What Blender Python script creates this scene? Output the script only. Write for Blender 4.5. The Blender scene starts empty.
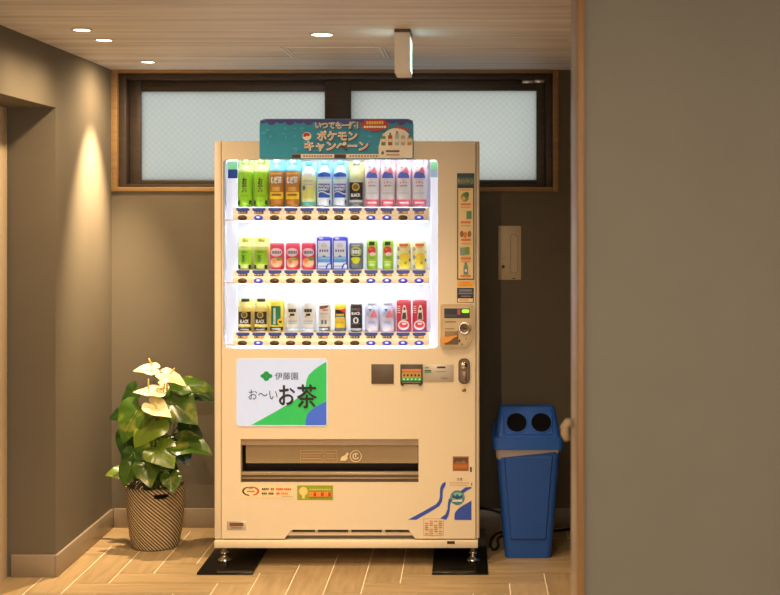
import bpy, bmesh, math, random
from mathutils import Vector, Matrix
random.seed(4)
SC = bpy.context.scene
COL = SC.collection
PI = math.pi

# ------------------------------------------------------------------ camera
FPX, VX, VY, EYE = 1320.0, 468.0, 214.0, 1.5      # focal length (px), vanishing point (px), eye height (m)
cam = bpy.data.cameras.new('camera')
cam_o = bpy.data.objects.new('camera', cam)
COL.objects.link(cam_o)
cam_o.location = (0, 0, EYE)
cam_o.rotation_euler = (PI / 2, 0, 0)
cam.sensor_width = 36
cam.lens = FPX / 780 * 36
cam.shift_x = -(VX - 390) / 780
cam.shift_y = -(297.5 - VY) / 780
cam.clip_start = .05
cam.dof.use_dof = True
cam.dof.focus_distance = 5.65
cam.dof.aperture_fstop = 4.0
SC.camera = cam_o

# ------------------------------------------------------------------ world (overcast daylight outside the window)
w = bpy.data.worlds.new('overcast_sky')
SC.world = w
w.use_nodes = True
bg = w.node_tree.nodes['Background']
bg.inputs[0].default_value = (.98, 1.0, .95, 1)
bg.inputs[1].default_value = .60

# ------------------------------------------------------------------ area fills added out of view on the lobby side
WARM = (1.0, .71, .40)


def area(name, loc, rot, sx, sy, power, color):
    l = bpy.data.lights.new(name, 'AREA')
    l.shape = 'RECTANGLE'
    l.size, l.size_y, l.energy, l.color = sx, sy, power, color
    o = bpy.data.objects.new(name, l)
    COL.objects.link(o)
    o.location, o.rotation_euler = loc, rot
    return o


area('lobby_top_fill', (-.3, .9, 2.17), (0, 0, 0), 2.4, 2.2, 34, (1.0, .78, .56))  # added overhead fill, no fitting built for it
area('lobby_rear_fill', (.6, -2.1, 1.3), (PI / 2 + .5, 0, 0), 1.8, 1.5, 75, (1.0, .88, .72))  # added fill from behind the camera, no window built there

# ------------------------------------------------------------------ exposure
SC.view_settings.view_transform = 'Standard'
SC.view_settings.look = 'None'
SC.view_settings.gamma = 1
SC.view_settings.use_curve_mapping = False
SC.view_settings.exposure = 0.5


# ================================================================== helpers
def at(px, py, Y):
    """point of the place seen at photo pixel (px,py), Y metres from the camera"""
    return Vector(((px - VX) * Y / FPX, Y, EYE - (py - VY) * Y / FPX))


MATS = {}


def srgb(r, g, b):
    f = lambda c: (c / 255) / 12.92 if c / 255 <= .04045 else ((c / 255 + .055) / 1.055) ** 2.4
    return (f(r), f(g), f(b), 1)


def mat(name, col, rough=.5, metal=0., var=.06, emit=0., spec=.5, scale=40, ecol=None, coat=0., trans=0.):
    if name in MATS:
        return MATS[name]
    m = bpy.data.materials.new(name)
    MATS[name] = m
    m.use_nodes = True
    nt = m.node_tree
    b = nt.nodes['Principled BSDF']
    if len(col) == 3:
        col = (*col, 1)
    b.inputs['Roughness'].default_value = rough
    b.inputs['Metallic'].default_value = metal
    b.inputs['Specular IOR Level'].default_value = spec
    b.inputs['Coat Weight'].default_value = coat
    b.inputs['Transmission Weight'].default_value = trans
    tc = nt.nodes.new('ShaderNodeTexCoord')
    nz = nt.nodes.new('ShaderNodeTexNoise')
    nz.inputs['Scale'].default_value = scale
    nt.links.new(tc.outputs['Object'], nz.inputs['Vector'])
    mx = nt.nodes.new('ShaderNodeMix')
    mx.data_type = 'RGBA'
    mx.inputs[6].default_value = tuple(c * (1 - var) for c in col[:3]) + (1,)
    mx.inputs[7].default_value = tuple(min(1, c * (1 + var)) for c in col[:3]) + (1,)
    nt.links.new(nz.outputs['Fac'], mx.inputs[0])
    nt.links.new(mx.outputs[2], b.inputs['Base Color'])
    if emit:
        if ecol:
            b.inputs['Emission Color'].default_value = (*ecol[:3], 1)
        else:
            nt.links.new(mx.outputs[2], b.inputs['Emission Color'])
        b.inputs['Emission Strength'].default_value = emit
    return m


def nodes_of(m):
    nt = m.node_tree
    return nt, nt.nodes['Principled BSDF'], nt.nodes.new, nt.links.new


class MB:
    """collects shapes, then links them as ONE mesh object"""

    def __init__(s):
        s.v, s.f, s.m, s.sm, s.uv = [], [], [], [], {}

    def add(s, vs, fs, mt, smooth=False):
        n = len(s.v)
        s.v += [tuple(v) for v in vs]
        for f in fs:
            s.f.append([i + n for i in f])
            s.m.append(mt)
            s.sm.append(smooth)
        return s

    def box(s, x0, x1, y0, y1, z0, z1, mt, bev=0., seg=2):
        x0, x1 = min(x0, x1), max(x0, x1)
        y0, y1 = min(y0, y1), max(y0, y1)
        z0, z1 = min(z0, z1), max(z0, z1)
        if bev:
            bm = bmesh.new()
            bmesh.ops.create_cube(bm, size=1)
            for v in bm.verts:
                v.co = Vector(((x0 + x1) / 2 + v.co.x * (x1 - x0), (y0 + y1) / 2 + v.co.y * (y1 - y0), (z0 + z1) / 2 + v.co.z * (z1 - z0)))
            bmesh.ops.bevel(bm, geom=bm.edges[:], offset=bev, segments=seg, affect='EDGES', profile=.5)
            s.bm(bm, mt, True)
            return s
        vs = [(x0, y0, z0), (x1, y0, z0), (x1, y1, z0), (x0, y1, z0), (x0, y0, z1), (x1, y0, z1), (x1, y1, z1), (x0, y1, z1)]
        return s.add(vs, [(0, 3, 2, 1), (4, 5, 6, 7), (0, 1, 5, 4), (1, 2, 6, 5), (2, 3, 7, 6), (3, 0, 4, 7)], mt)

    def bm(s, bm, mt, smooth=False):
        bm.verts.ensure_lookup_table()
        for i, v in enumerate(bm.verts):
            v.index = i
        s.add([v.co[:] for v in bm.verts], [[v.index for v in f.verts] for f in bm.faces], mt, smooth)
        bm.free()

    def prism(s, pts, y0, y1, mt):
        """(x,z) outline extruded from y0 (front) to y1"""
        n = len(pts)
        vs = [(x, y0, z) for x, z in pts] + [(x, y1, z) for x, z in pts]
        fs = [list(range(n)), list(range(2 * n - 1, n - 1, -1))]
        fs += [(i, i + n, (i + 1) % n + n, (i + 1) % n) for i in range(n)]
        return s.add(vs, fs, mt)

    def lathe(s, prof, mt, seg=24, c=(0, 0, 0), smooth=True, axis='z', sx=1., sy=1.):
        """mt: one material or one per profile band"""
        vs = []
        for r, z in prof:
            for k in range(seg):
                a = 2 * PI * k / seg
                p = (r * math.cos(a) * sx, r * math.sin(a) * sy, z)
                if axis == 'y':
                    p = (p[0], p[2], p[1])
                vs.append((p[0] + c[0], p[1] + c[1], p[2] + c[2]))
        n0 = len(s.v)
        s.v += vs
        for j in range(len(prof) - 1):
            mm = mt[j] if isinstance(mt, (list, tuple)) else mt
            for k in range(seg):
                k2 = (k + 1) % seg
                s.f.append([n0 + j * seg + k, n0 + j * seg + k2, n0 + (j + 1) * seg + k2, n0 + (j + 1) * seg + k])
                s.m.append(mm)
                s.sm.append(smooth)
        for j, mm in ((0, mt[0] if isinstance(mt, (list, tuple)) else mt), (len(prof) - 1, mt[-1] if isinstance(mt, (list, tuple)) else mt)):
            if prof[j][0] > 1e-6:
                s.f.append([n0 + j * seg + k for k in range(seg)])
                s.m.append(mm)
                s.sm.append(False)
        return s

    def tube(s, path, r, mt, seg=8):
        path = [Vector(p) for p in path]
        n = len(path)
        rs = r if isinstance(r, (list, tuple)) else [r] * n
        up = Vector((0, 0, 1))
        vs = []
        prev = None
        for i, p in enumerate(path):
            t = (path[min(i + 1, n - 1)] - path[max(i - 1, 0)]).normalized()
            a = prev if prev is not None else (up if abs(t.z) < .9 else Vector((1, 0, 0)))
            a = (a - t * a.dot(t)).normalized()
            prev = a
            b = t.cross(a)
            for k in range(seg):
                q = 2 * PI * k / seg
                vs.append(p + (a * math.cos(q) + b * math.sin(q)) * rs[i])
        fs = []
        for i in range(n - 1):
            for k in range(seg):
                k2 = (k + 1) % seg
                fs.append((i * seg + k, i * seg + k2, (i + 1) * seg + k2, (i + 1) * seg + k))
        fs += [list(range(seg))[::-1], list(range((n - 1) * seg, n * seg))]
        return s.add(vs, fs, mt, True)

    def build(s, name, parent=None, label=None, recalc=True):
        me = bpy.data.meshes.new(name)
        org = Vector((0, 0, 0))
        q = parent
        while q is not None:
            org += q.location
            q = q.parent
        me.from_pydata([Vector(v) - org for v in s.v], [], s.f)
        order = []
        for m in s.m:
            if m not in order:
                order.append(m)
        for m in order:
            me.materials.append(m)
        for p, m, sm in zip(me.polygons, s.m, s.sm):
            p.material_index = order.index(m)
            p.use_smooth = sm
        if s.uv:
            uvl = me.uv_layers.new(name='uv')
            for p in me.polygons:
                if p.index in s.uv:
                    for li, q in zip(p.loop_indices, s.uv[p.index]):
                        uvl.data[li].uv = q
        me.validate()
        if recalc:
            bm = bmesh.new()
            bm.from_mesh(me)
            bmesh.ops.recalc_face_normals(bm, faces=bm.faces)
            bm.to_mesh(me)
            bm.free()
        o = bpy.data.objects.new(name, me)
        COL.objects.link(o)
        o.parent = parent
        if label:
            o['label'] = label
        return o


def tag(o, label, cat, group=None, kind=None):
    o['label'], o['category'] = label, cat
    if group:
        o['group'] = group
    if kind:
        o['kind'] = kind
    return o


def thing(name, label, cat, loc=(0, 0, 0), group=None, kind=None):
    o = bpy.data.objects.new(name, None)
    o.empty_display_size = .05
    COL.objects.link(o)
    o.location = loc
    return tag(o, label, cat, group, kind)


_T = {}


def text_shape(body, off=0.):
    """lettering as flat polygons in the unit square"""
    k = (body, off)
    if k not in _T:
        c = bpy.data.curves.new('lettering', 'FONT')
        c.body = body
        c.offset = off
        c.resolution_u = 3
        c.align_x = 'CENTER'
        c.space_line = .95
        o = bpy.data.objects.new('lettering', c)
        COL.objects.link(o)
        dg = bpy.context.evaluated_depsgraph_get()
        dg.update()
        e = o.evaluated_get(dg)
        m = e.to_mesh()
        vs = [(v.co.x, v.co.y) for v in m.vertices]
        fs = [list(p.vertices) for p in m.polygons]
        e.to_mesh_clear()
        bpy.data.objects.remove(o)
        bpy.data.curves.remove(c)
        x0, x1 = min(v[0] for v in vs), max(v[0] for v in vs)
        y0, y1 = min(v[1] for v in vs), max(v[1] for v in vs)
        _T[k] = ([((x - x0) / (x1 - x0), (y - y0) / (y1 - y0)) for x, y in vs], fs)
    return _T[k]


class Print(MB):
    """printed graphics: every shape one layer above the last; fn(u,v,layer) -> xyz ; v grows downwards when flip"""

    def __init__(s, fn):
        super().__init__()
        s.fn, s.l = fn, 0

    def _put(s, pts, fs, mt):
        s.l += 1
        return s.add([s.fn(u, v, s.l) for u, v in pts], fs, mt)

    def rect(s, u0, u1, v0, v1, mt, n=1):
        pts, fs = [], []
        for i in range(n + 1):
            u = u0 + (u1 - u0) * i / n
            pts += [(u, v0), (u, v1)]
        for i in range(n):
            fs.append((2 * i, 2 * i + 2, 2 * i + 3, 2 * i + 1))
        return s._put(pts, fs, mt)

    curved = False

    def poly(s, pts, mt):
        if s.curved:      # follow the curve of the can or bottle
            bm = bmesh.new()
            bm.faces.new([bm.verts.new((u, v, 0)) for u, v in pts])
            bmesh.ops.triangulate(bm, faces=bm.faces[:])
            bmesh.ops.subdivide_edges(bm, edges=bm.edges[:], cuts=3, use_grid_fill=True)
            for i, v in enumerate(bm.verts):
                v.index = i
            p2, f2 = [v.co[:2] for v in bm.verts], [[v.index for v in f.verts] for f in bm.faces]
            bm.free()
            return s._put(p2, f2, mt)
        return s._put(pts, [list(range(len(pts)))], mt)

    def rrect(s, u0, u1, v0, v1, r, mt, rs=None):
        return s.poly(rrect(u0, u1, v0, v1, r, rs), mt)

    def ell(s, cu, cv, ru, rv, mt, n=16):
        pts = [(cu, cv)]
        fs = []
        for j, k in enumerate((.5, 1.)):
            for i in range(n):
                a = 2 * PI * i / n
                pts.append((cu + ru * k * math.cos(a), cv + rv * k * math.sin(a)))
        for i in range(n):
            i2 = (i + 1) % n
            fs.append((0, 1 + i, 1 + i2))
            fs.append((1 + i, 1 + n + i, 1 + n + i2, 1 + i2))
        return s._put(pts, fs, mt)

    def ring(s, cu, cv, r0, r1, mt, a0=0., a1=360., n=24, asp=1.):
        pts, fs = [], []
        for i in range(n + 1):
            a = math.radians(a0 + (a1 - a0) * i / n)
            pts += [(cu + r0 * math.cos(a), cv + r0 * asp * math.sin(a)), (cu + r1 * math.cos(a), cv + r1 * asp * math.sin(a))]
        for i in range(n):
            fs.append((2 * i, 2 * i + 2, 2 * i + 3, 2 * i + 1))
        return s._put(pts, fs, mt)

    def text(s, body, u0, u1, v0, v1, mt, off=0.):
        vs, fs = text_shape(body, off)
        return s._put([(u0 + (u1 - u0) * x, v0 + (v1 - v0) * y) for x, y in vs], fs, mt)


def rrect(u0, u1, v0, v1, r, rs=None, n=5):
    """rounded rectangle outline; rs: radii at (u0,v0),(u1,v0),(u1,v1),(u0,v1)"""
    rs = rs or (r, r, r, r)
    su, sv = (1 if u1 > u0 else -1), (1 if v1 > v0 else -1)
    out = []
    for (cu, cv, du, dv, a0), q in zip(((u0, v0, 1, 1, 180), (u1, v0, -1, 1, 270), (u1, v1, -1, -1, 0), (u0, v1, 1, -1, 90)), rs):
        if q <= 0:
            out.append((cu, cv))
            continue
        for i in range(n + 1):
            a = math.radians(a0 + 90 * i / n)
            out.append((cu + su * du * q + su * q * math.cos(a), cv + sv * dv * q + sv * q * math.sin(a)))
    return out


# ================================================================== materials of the room
def wall_material(name, c, bump=.25):
    m = mat(name, c, .85, var=.05, scale=6, spec=.25)
    nt, b, N, L = nodes_of(m)
    tc = N('ShaderNodeTexCoord')
    mp = N('ShaderNodeMapping')
    mp.inputs['Scale'].default_value = (420, 420, 90)
    nz = N('ShaderNodeTexNoise')
    nz.inputs['Scale'].default_value = 1
    nz.inputs['Detail'].default_value = 3
    bp = N('ShaderNodeBump')
    bp.inputs['Strength'].default_value = bump
    bp.inputs['Distance'].default_value = .002
    L(tc.outputs['Object'], mp.inputs[0])
    L(mp.outputs[0], nz.inputs['Vector'])
    L(nz.outputs['Fac'], bp.inputs['Height'])
    L(bp.outputs[0], b.inputs['Normal'])
    return m


def wood_material(name, c1, c2, c3, scl, rough=.5, island=0., use_uv=False, rot=(0, 0, 0)):
    m = mat(name, c1, rough)
    nt, b, N, L = nodes_of(m)
    tc = N('ShaderNodeTexCoord')
    mp = N('ShaderNodeMapping')
    mp.inputs['Scale'].default_value = scl
    L(tc.outputs['UV' if use_uv else 'Object'], mp.inputs[0])
    ge = N('ShaderNodeNewGeometry')
    if island:
        ad = N('ShaderNodeVectorMath')
        ad.operation = 'ADD'
        cb = N('ShaderNodeCombineXYZ')
        ml = N('ShaderNodeMath')
        ml.operation = 'MULTIPLY'
        ml.inputs[1].default_value = 60
        L(ge.outputs['Random Per Island'], ml.inputs[0])
        L(ml.outputs[0], cb.inputs[2])
        L(mp.outputs[0], ad.inputs[0])
        L(cb.outputs[0], ad.inputs[1])
        src = ad.outputs[0]
    else:
        src = mp.outputs[0]
    nz = N('ShaderNodeTexNoise')
    nz.inputs['Scale'].default_value = 1
    nz.inputs['Detail'].default_value = 5
    nz.inputs['Roughness'].default_value = .6
    L(src, nz.inputs['Vector'])
    cr = N('ShaderNodeValToRGB')
    e = cr.color_ramp.elements
    e[0].position, e[0].color = .3, c1
    e[1].position, e[1].color = .72, c3
    k = e.new(.5)
    k.color = c2
    L(nz.outputs['Fac'], cr.inputs[0])
    out = cr.outputs[0]
    if island:
        hs = N('ShaderNodeHueSaturation')
        mr = N('ShaderNodeMapRange')
        mr.inputs[3].default_value = 1 - island
        mr.inputs[4].default_value = 1 + island
        L(ge.outputs['Random Per Island'], mr.inputs[0])
        L(mr.outputs[0], hs.inputs['Value'])
        L(out, hs.inputs['Color'])
        out = hs.outputs[0]
    L(out, b.inputs['Base Color'])
    bp = N('ShaderNodeBump')
    bp.inputs['Strength'].default_value = .08
    bp.inputs['Distance'].default_value = .002
    L(nz.outputs['Fac'], bp.inputs['Height'])
    L(bp.outputs[0], b.inputs['Normal'])
    return m


M_WALL = wall_material('taupe_wallpaper', (.160, .140, .108, 1))
M_PART = wall_material('grey_wallpaper', (.235, .218, .178, 1), .15)
M_CEIL = wood_material('ceiling_boards', (.54, .515, .56, 1), (.76, .74, .79, 1), (.90, .88, .93, 1), (.9, 16, 1), .55)
M_TILE = wood_material('floor_tile', (.32, .225, .12, 1), (.385, .28, .155, 1), (.46, .34, .195, 1), (4, 40, 1), .38, island=.07, use_uv=True)
M_GROUT = mat('grout', (.90, .82, .66), .8)
M_BASEB = mat('baseboard_vinyl', (.30, .24, .18), .35, spec=.6)
M_OAK = wood_material('oak_trim', (.27, .16, .065, 1), (.33, .20, .085, 1), (.39, .245, .11, 1), (3, 60, 60), .45)
M_DARK = wood_material('dark_sash', (.040, .028, .022, 1), (.055, .038, .028, 1), (.075, .05, .036, 1), (3, 50, 50), .45)

# ================================================================== the setting
YB, XL, XR, ZC = 6.32, -1.706, 2.2, 2.19      # back wall, left wall, right wall, ceiling
YJ, XN, ZH = 5.46, -1.907, 1.94               # recess: far jamb, back plane, header


def struct(mb, name, label, cat='room'):
    return tag(mb.build(name), label, cat, kind='structure')


# floor: 150 x 600 wood-look tiles laid in herringbone on grout
fl = MB()
fl.box(XN - .05, XR, -2.2, YB, -.04, -.0012, M_GROUT)
W_, n_, g_ = .148, 4, .0021
ox, oy = -.72 - 4 * W_, 5.66 - W_
fx0, fx1, fy0, fy1 = XN - .05, XR, -2.2, YB


def plank(ax, bx, ay, by, along_x):
    cx0, cx1, cy0, cy1 = max(ax + g_, fx0), min(bx - g_, fx1), max(ay + g_, fy0), min(by - g_, fy1)
    if cx1 - cx0 < .004 or cy1 - cy0 < .004:
        return
    fi = len(fl.f)
    fl.add([(cx0, cy0, 0), (cx1, cy0, 0), (cx1, cy1, 0), (cx0, cy1, 0)], [(0, 1, 2, 3)], M_TILE)
    q = [(cx0 - ax, cy0 - ay), (cx1 - ax, cy0 - ay), (cx1 - ax, cy1 - ay), (cx0 - ax, cy1 - ay)]
    fl.uv[fi] = q if along_x else [(b, a) for a, b in q]


for a in range(-12, 34):
    for b in range(-60, 12):
        m_ = (a - b) % (2 * n_)
        if m_ == 0:
            plank(a * W_ + ox, (a + n_) * W_ + ox, b * W_ + oy, (b + 1) * W_ + oy, True)
        elif m_ == 2 * n_ - 1:
            plank(a * W_ + ox, (a + 1) * W_ + ox, b * W_ + oy, (b + n_) * W_ + oy, False)
fo = fl.build('floor', recalc=False)
tag(fo, 'tan wood-look herringbone tile floor with pale grout', 'floor', kind='structure')

struct(MB().box(XN - .1, XR + .1, -2.3, YB + .1, ZC, ZC + .08, M_CEIL), 'ceiling', 'pale whitewashed wood board ceiling', 'ceiling')

zw0 = EYE - (191.5 - VY) * YB / FPX             # window opening bottom
xw0, xw1 = XL, (558.6 - VX) * YB / FPX
wb = MB()
wb.box(XL - .25, XR, YB, YB + .16, 0, zw0, M_WALL)
wb.box(xw1, XR, YB, YB + .16, zw0, ZC, M_WALL)
wb.box(XL - .25, xw0, YB, YB + .16, zw0, ZC, M_WALL)
struct(wb, 'wall_back', 'brown textured wallpaper wall behind the vending machine', 'wall')
wl = MB()
wl.box(XL - .25, XL, YJ, YB, 0, ZC, M_WALL)
wl.box(XL - .25, XL, 4.40, YJ, ZH, ZC, M_WALL)
wl.box(XL - .25, XL, -2.2, 4.40, 0, ZC, M_WALL)
struct(wl, 'wall_left', 'brown wallpaper side wall with a recessed doorway', 'wall')
struct(MB().box(XR, XR + .1, -2.2, YB + .16, 0, ZC, M_WALL), 'wall_right', 'brown wallpaper wall closing the alcove', 'wall')
struct(MB().box(XL - .25, XR, -2.3, -2.2, 0, ZC, M_PART), 'wall_front', 'grey wallpaper wall of the lobby', 'wall')
XP = (577 - VX) * 3.0 / FPX                     # left face of the near partition
wp = MB()
wp.box(XP + .016, XR, 3.0, 3.17, 0, ZC, M_PART)
struct(wp, 'wall_partition', 'plain grey-brown wallpaper partition close to the viewer', 'wall')
struct(MB().box(XP, XP + .016, 2.985, 3.012, 0, ZC, wood_material('walnut_trim', (.24, .12, .04, 1), (.30, .155, .055, 1), (.36, .19, .07, 1), (60, 60, 3), .5), .002), 'trim_1', 'orange wood corner trim on the near partition', 'trim')

# near door jamb with its handle
d2 = thing('door_2', 'pale door jamb with beige handle at the partition edge', 'door', (XP, 3.1, 0), kind='structure')
M_PALE = mat('pale_laminate', (.34, .29, .27), .35)
MB().box(XP + .0005, XP + .0155, 3.0125, 3.18, 0, ZC, M_PALE, .002).build('jamb', d2)
hz = EYE - (432 - VY) * 3.12 / FPX
hd = MB()
M_HAND = mat('beige_handle', (.45, .33, .19), .4)
hd.tube([(XP + .002, 3.12, hz + .02), (XP - .012, 3.12, hz + .022), (XP - .019, 3.12, hz + .012), (XP - .018, 3.12, hz - .005), (XP - .013, 3.12, hz - .02)], [.010, .011, .011, .010, .007], M_HAND, 12)
hd.build('handle', d2)

# baseboards
BH, BT = .092, .012
struct(MB().box(XL + BT, XR, YB - BT, YB, 0, BH, M_BASEB, .002), 'baseboard_back', 'pale brown baseboard along the back wall', 'baseboard')
bl = MB()
bl.box(XL, XL + BT, YJ - BT, YB - BT, 0, BH, M_BASEB, .002)
bl.box(XN + .02, XL, YJ - BT, YJ, 0, BH, M_BASEB, .002)
bl.box(XL, XL + BT, -2.2, 4.40, 0, BH, M_BASEB, .002)
struct(bl, 'baseboard_left', 'pale brown baseboard along the side wall', 'baseboard')

# recessed door on the left
d1 = thing('door_1', 'pale cream door and frame in the left recess', 'door', (XN, 4.9, 0), kind='structure')
M_CREAM = mat('cream_paint', (.66, .54, .38), .45)
df = MB()
df.box(XN - .03, XN + .006, 5.36, YJ - BT - .001, 0, ZH, M_CREAM, .002)
df.box(XN - .03, XN + .006, 4.41, 4.50, 0, ZH, M_CREAM, .002)
df.box(XN - .03, XN + .006, 4.50, 5.36, ZH - .06, ZH, M_CREAM, .002)
df.build('door_frame', d1)
dl = MB().box(XN - .05, XN - .008, 4.502, 5.358, .005, ZH - .062, M_CREAM, .002).build('door_leaf', d1)
MB().tube([(XN - .008, 4.6, 1.0), (XN + .04, 4.6, 1.0), (XN + .04, 4.72, 1.0)], .009, mat('steel', (.6, .58, .55), .3, 1.), 10).build('door_handle', dl)

# ------------------------------------------------------------------ window
SB = FPX / YB


def wx(p): return (p - VX) / SB


def wz(p): return EYE - (p - VY) / SB


win = thing('window_1', 'wide dark-framed sliding window with frosted wired glass', 'window', (wx(335), YB, wz(187)), kind='structure')
tr = MB()
tr.box(wx(109.7), wx(117.5), YB - .012, YB + .15, wz(191.5), wz(69.5), M_OAK, .002)
tr.box(wx(553), wx(558.6), YB - .012, YB + .15, wz(191.5), wz(69.5), M_OAK, .002)
tr.box(wx(117.5), wx(553), YB - .012, YB + .15, wz(73), wz(69.5), M_OAK, .002)
tr.box(wx(117.5), wx(553), YB - .012, YB + .15, wz(191.5), wz(187), M_OAK, .002)
tr.build('casing', win)
fr = MB()
fr.box(wx(117.5), wx(125), YB + .02, YB + .14, wz(187), wz(73), M_DARK, .002)
fr.box(wx(546), wx(553), YB + .02, YB + .14, wz(187), wz(73), M_DARK, .002)
fr.box(wx(125), wx(546), YB + .02, YB + .14, wz(79), wz(73), M_DARK, .002)
fr.box(wx(125), wx(546), YB + .02, YB + .14, wz(187), wz(184), M_DARK, .002)
fr.build('frame', win)

M_PANE = bpy.data.materials.new('frosted_wired_glass')
M_PANE.use_nodes = True
nt = M_PANE.node_tree
nt.nodes.remove(nt.nodes['Principled BSDF'])
N, L = nt.nodes.new, nt.links.new
tl = N('ShaderNodeBsdfTranslucent')
gl = N('ShaderNodeBsdfGlossy')
gl.inputs['Roughness'].default_value = .25
mixs = N('ShaderNodeMixShader')
mixs.inputs[0].default_value = .06
tc = N('ShaderNodeTexCoord')
sep = N('ShaderNodeSeparateXYZ')
L(tc.outputs['Object'], sep.inputs[0])


def mth(op, a, b=None):
    n = N('ShaderNodeMath')
    n.operation = op
    for i, q in enumerate((a, b)):
        if q is None:
            continue
        if isinstance(q, (int, float)):
            n.inputs[i].default_value = q
        else:
            L(q, n.inputs[i])
    return n.outputs[0]


def lattice(x, z, p, w):
    d1_ = mth('ABSOLUTE', mth('SUBTRACT', mth('FRACT', mth('MULTIPLY', mth('ADD', x, z), 1 / p)), .5))
    d2_ = mth('ABSOLUTE', mth('SUBTRACT', mth('FRACT', mth('MULTIPLY', mth('SUBTRACT', x, z), 1 / p)), .5))
    return mth('LESS_THAN', mth('MINIMUM', d1_, d2_), w)


lat = lattice(mth('ADD', sep.outputs[0], 50), sep.outputs[2], .031, .07)
mx = N('ShaderNodeMix')
mx.data_type = 'RGBA'
mx.inputs[6].default_value = (.84, .87, .86, 1)
mx.inputs[7].default_value = (.76, .79, .78, 1)
L(lat, mx.inputs[0])
L(mx.outputs[2], tl.inputs[0])
L(tl.outputs[0], mixs.inputs[1])
L(gl.outputs[0], mixs.inputs[2])
L(mixs.outputs[0], nt.nodes['Material Output'].inputs[0])

for (a0, a1, g0, g1, y0) in ((125, 350, 136.5, 323.6, .085), (323.6, 546, 350, 537, .045)):
    sh = MB()
    zt, zb = wz(79) - .0005, wz(184) + .0005
    gt, gb = wz(89.8), wz(179.8)
    sh.box(wx(a0) + .0005, wx(g0), YB + y0, YB + y0 + .035, zb, zt, M_DARK, .002)
    sh.box(wx(g1), wx(a1) - .0005, YB + y0, YB + y0 + .035, zb, zt, M_DARK, .002)
    sh.box(wx(g0), wx(g1), YB + y0, YB + y0 + .035, gt, zt, M_DARK, .002)
    sh.box(wx(g0), wx(g1), YB + y0, YB + y0 + .035, zb, gb, M_DARK, .002)
    so = sh.build('sash', win)
    MB().box(wx(g0) - .004, wx(g1) + .004, YB + y0 + .014, YB + y0 + .02, gb - .004, gt + .004, M_PANE).build('pane', so)
lt = MB()
M_STEEL = mat('steel', (.6, .58, .55), .3, 1.)
lt.box(wx(522.5), wx(534), YB + .036, YB + .046, wz(82.3), wz(79.3), M_STEEL, .001)
lt.box(wx(535), wx(545), YB + .03, YB + .046, wz(82), wz(78.3), M_STEEL, .001)
lt.build('latch', win, 'small silver window latch')

# ================================================================== ceiling fittings
M_LAMP = mat('lamp_glow', (1, .9, .75), .5, emit=5, ecol=(1, .80, .55), var=0)
M_WHITE = mat('white_enamel', (.8, .76, .70), .4)


def downlight(x, y, r, label, power, size, blend, tilt=(0, 0), spill=0, group='recessed downlights in the wood ceiling', color=WARM):
    t = thing('downlight', label, 'ceiling light', (x, y, ZC), group)
    MB().lathe([(r * .80, ZC - .0005), (r * .80, ZC - .004), (r, ZC - .004), (r * 1.02, ZC - .0005)], M_WHITE, 28, (x, y, 0)).build('trim_ring', t)
    MB().lathe([(0, ZC - .0035), (r * .8, ZC - .0035), (r * .8, ZC - .001)], M_LAMP, 28, (x, y, 0)).build('diffuser', t)
    beams = [('downlight_beam', power, size)] + ([('downlight_spill', spill, 168)] if spill else [])
    for nm, pw, sz in beams:
        l = bpy.data.lights.new(nm, 'SPOT')
        l.energy, l.spot_size, l.spot_blend, l.color = pw, math.radians(sz), blend, color
        l.shadow_soft_size = r * .6
        o = bpy.data.objects.new(nm, l)
        COL.objects.link(o)
        o.parent = t
        o.location = (0, 0, -.02)
        o.rotation_euler = (math.radians(tilt[0]), math.radians(tilt[1]), 0)
    return t


def ceil_at(px, py):
    Y = (ZC - EYE) * FPX / (VY - py)
    return (px - VX) * Y / FPX, Y


x, y = ceil_at(82, 29.3)
downlight(x, y, .038, 'frontmost small round downlight of the row beside the left wall', 16, 80, 1.0, spill=16)
x, y = ceil_at(104, 39.5)
downlight(x, y, .038, 'middle small round downlight of the row beside the left wall', 16, 80, 1.0, spill=16)
x, y = ceil_at(148, 61.5)
downlight(x, y, .036, 'small round downlight nearest the window above the potted plant', 230, 60, 1.0, (0, 15), spill=20)
x, y = ceil_at(322, 34)
downlight(x, y, .050, 'large round downlight in front of the window above the vending machine', 45, 95, .8)
x, y = ceil_at(582, 39.5)
downlight(x, y, .050, 'round downlight mostly hidden by the wood corner trim', 3, 90, .8)
downlight(-.56, 4.1, .05, 'large round downlight in the ceiling before the machine', 105, 108, .8)
downlight(-1.2, 2.9, .05, 'added out-of-view downlight over the lobby by the left wall', 70, 110, .8)  # lamp added out of view for warm fill
downlight(-.5, 2.2, .05, 'added out-of-view downlight aimed at the machine front', 120, 46, 1.0, (66, 0))  # added spot, tilted to brighten the upper machine front

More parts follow.
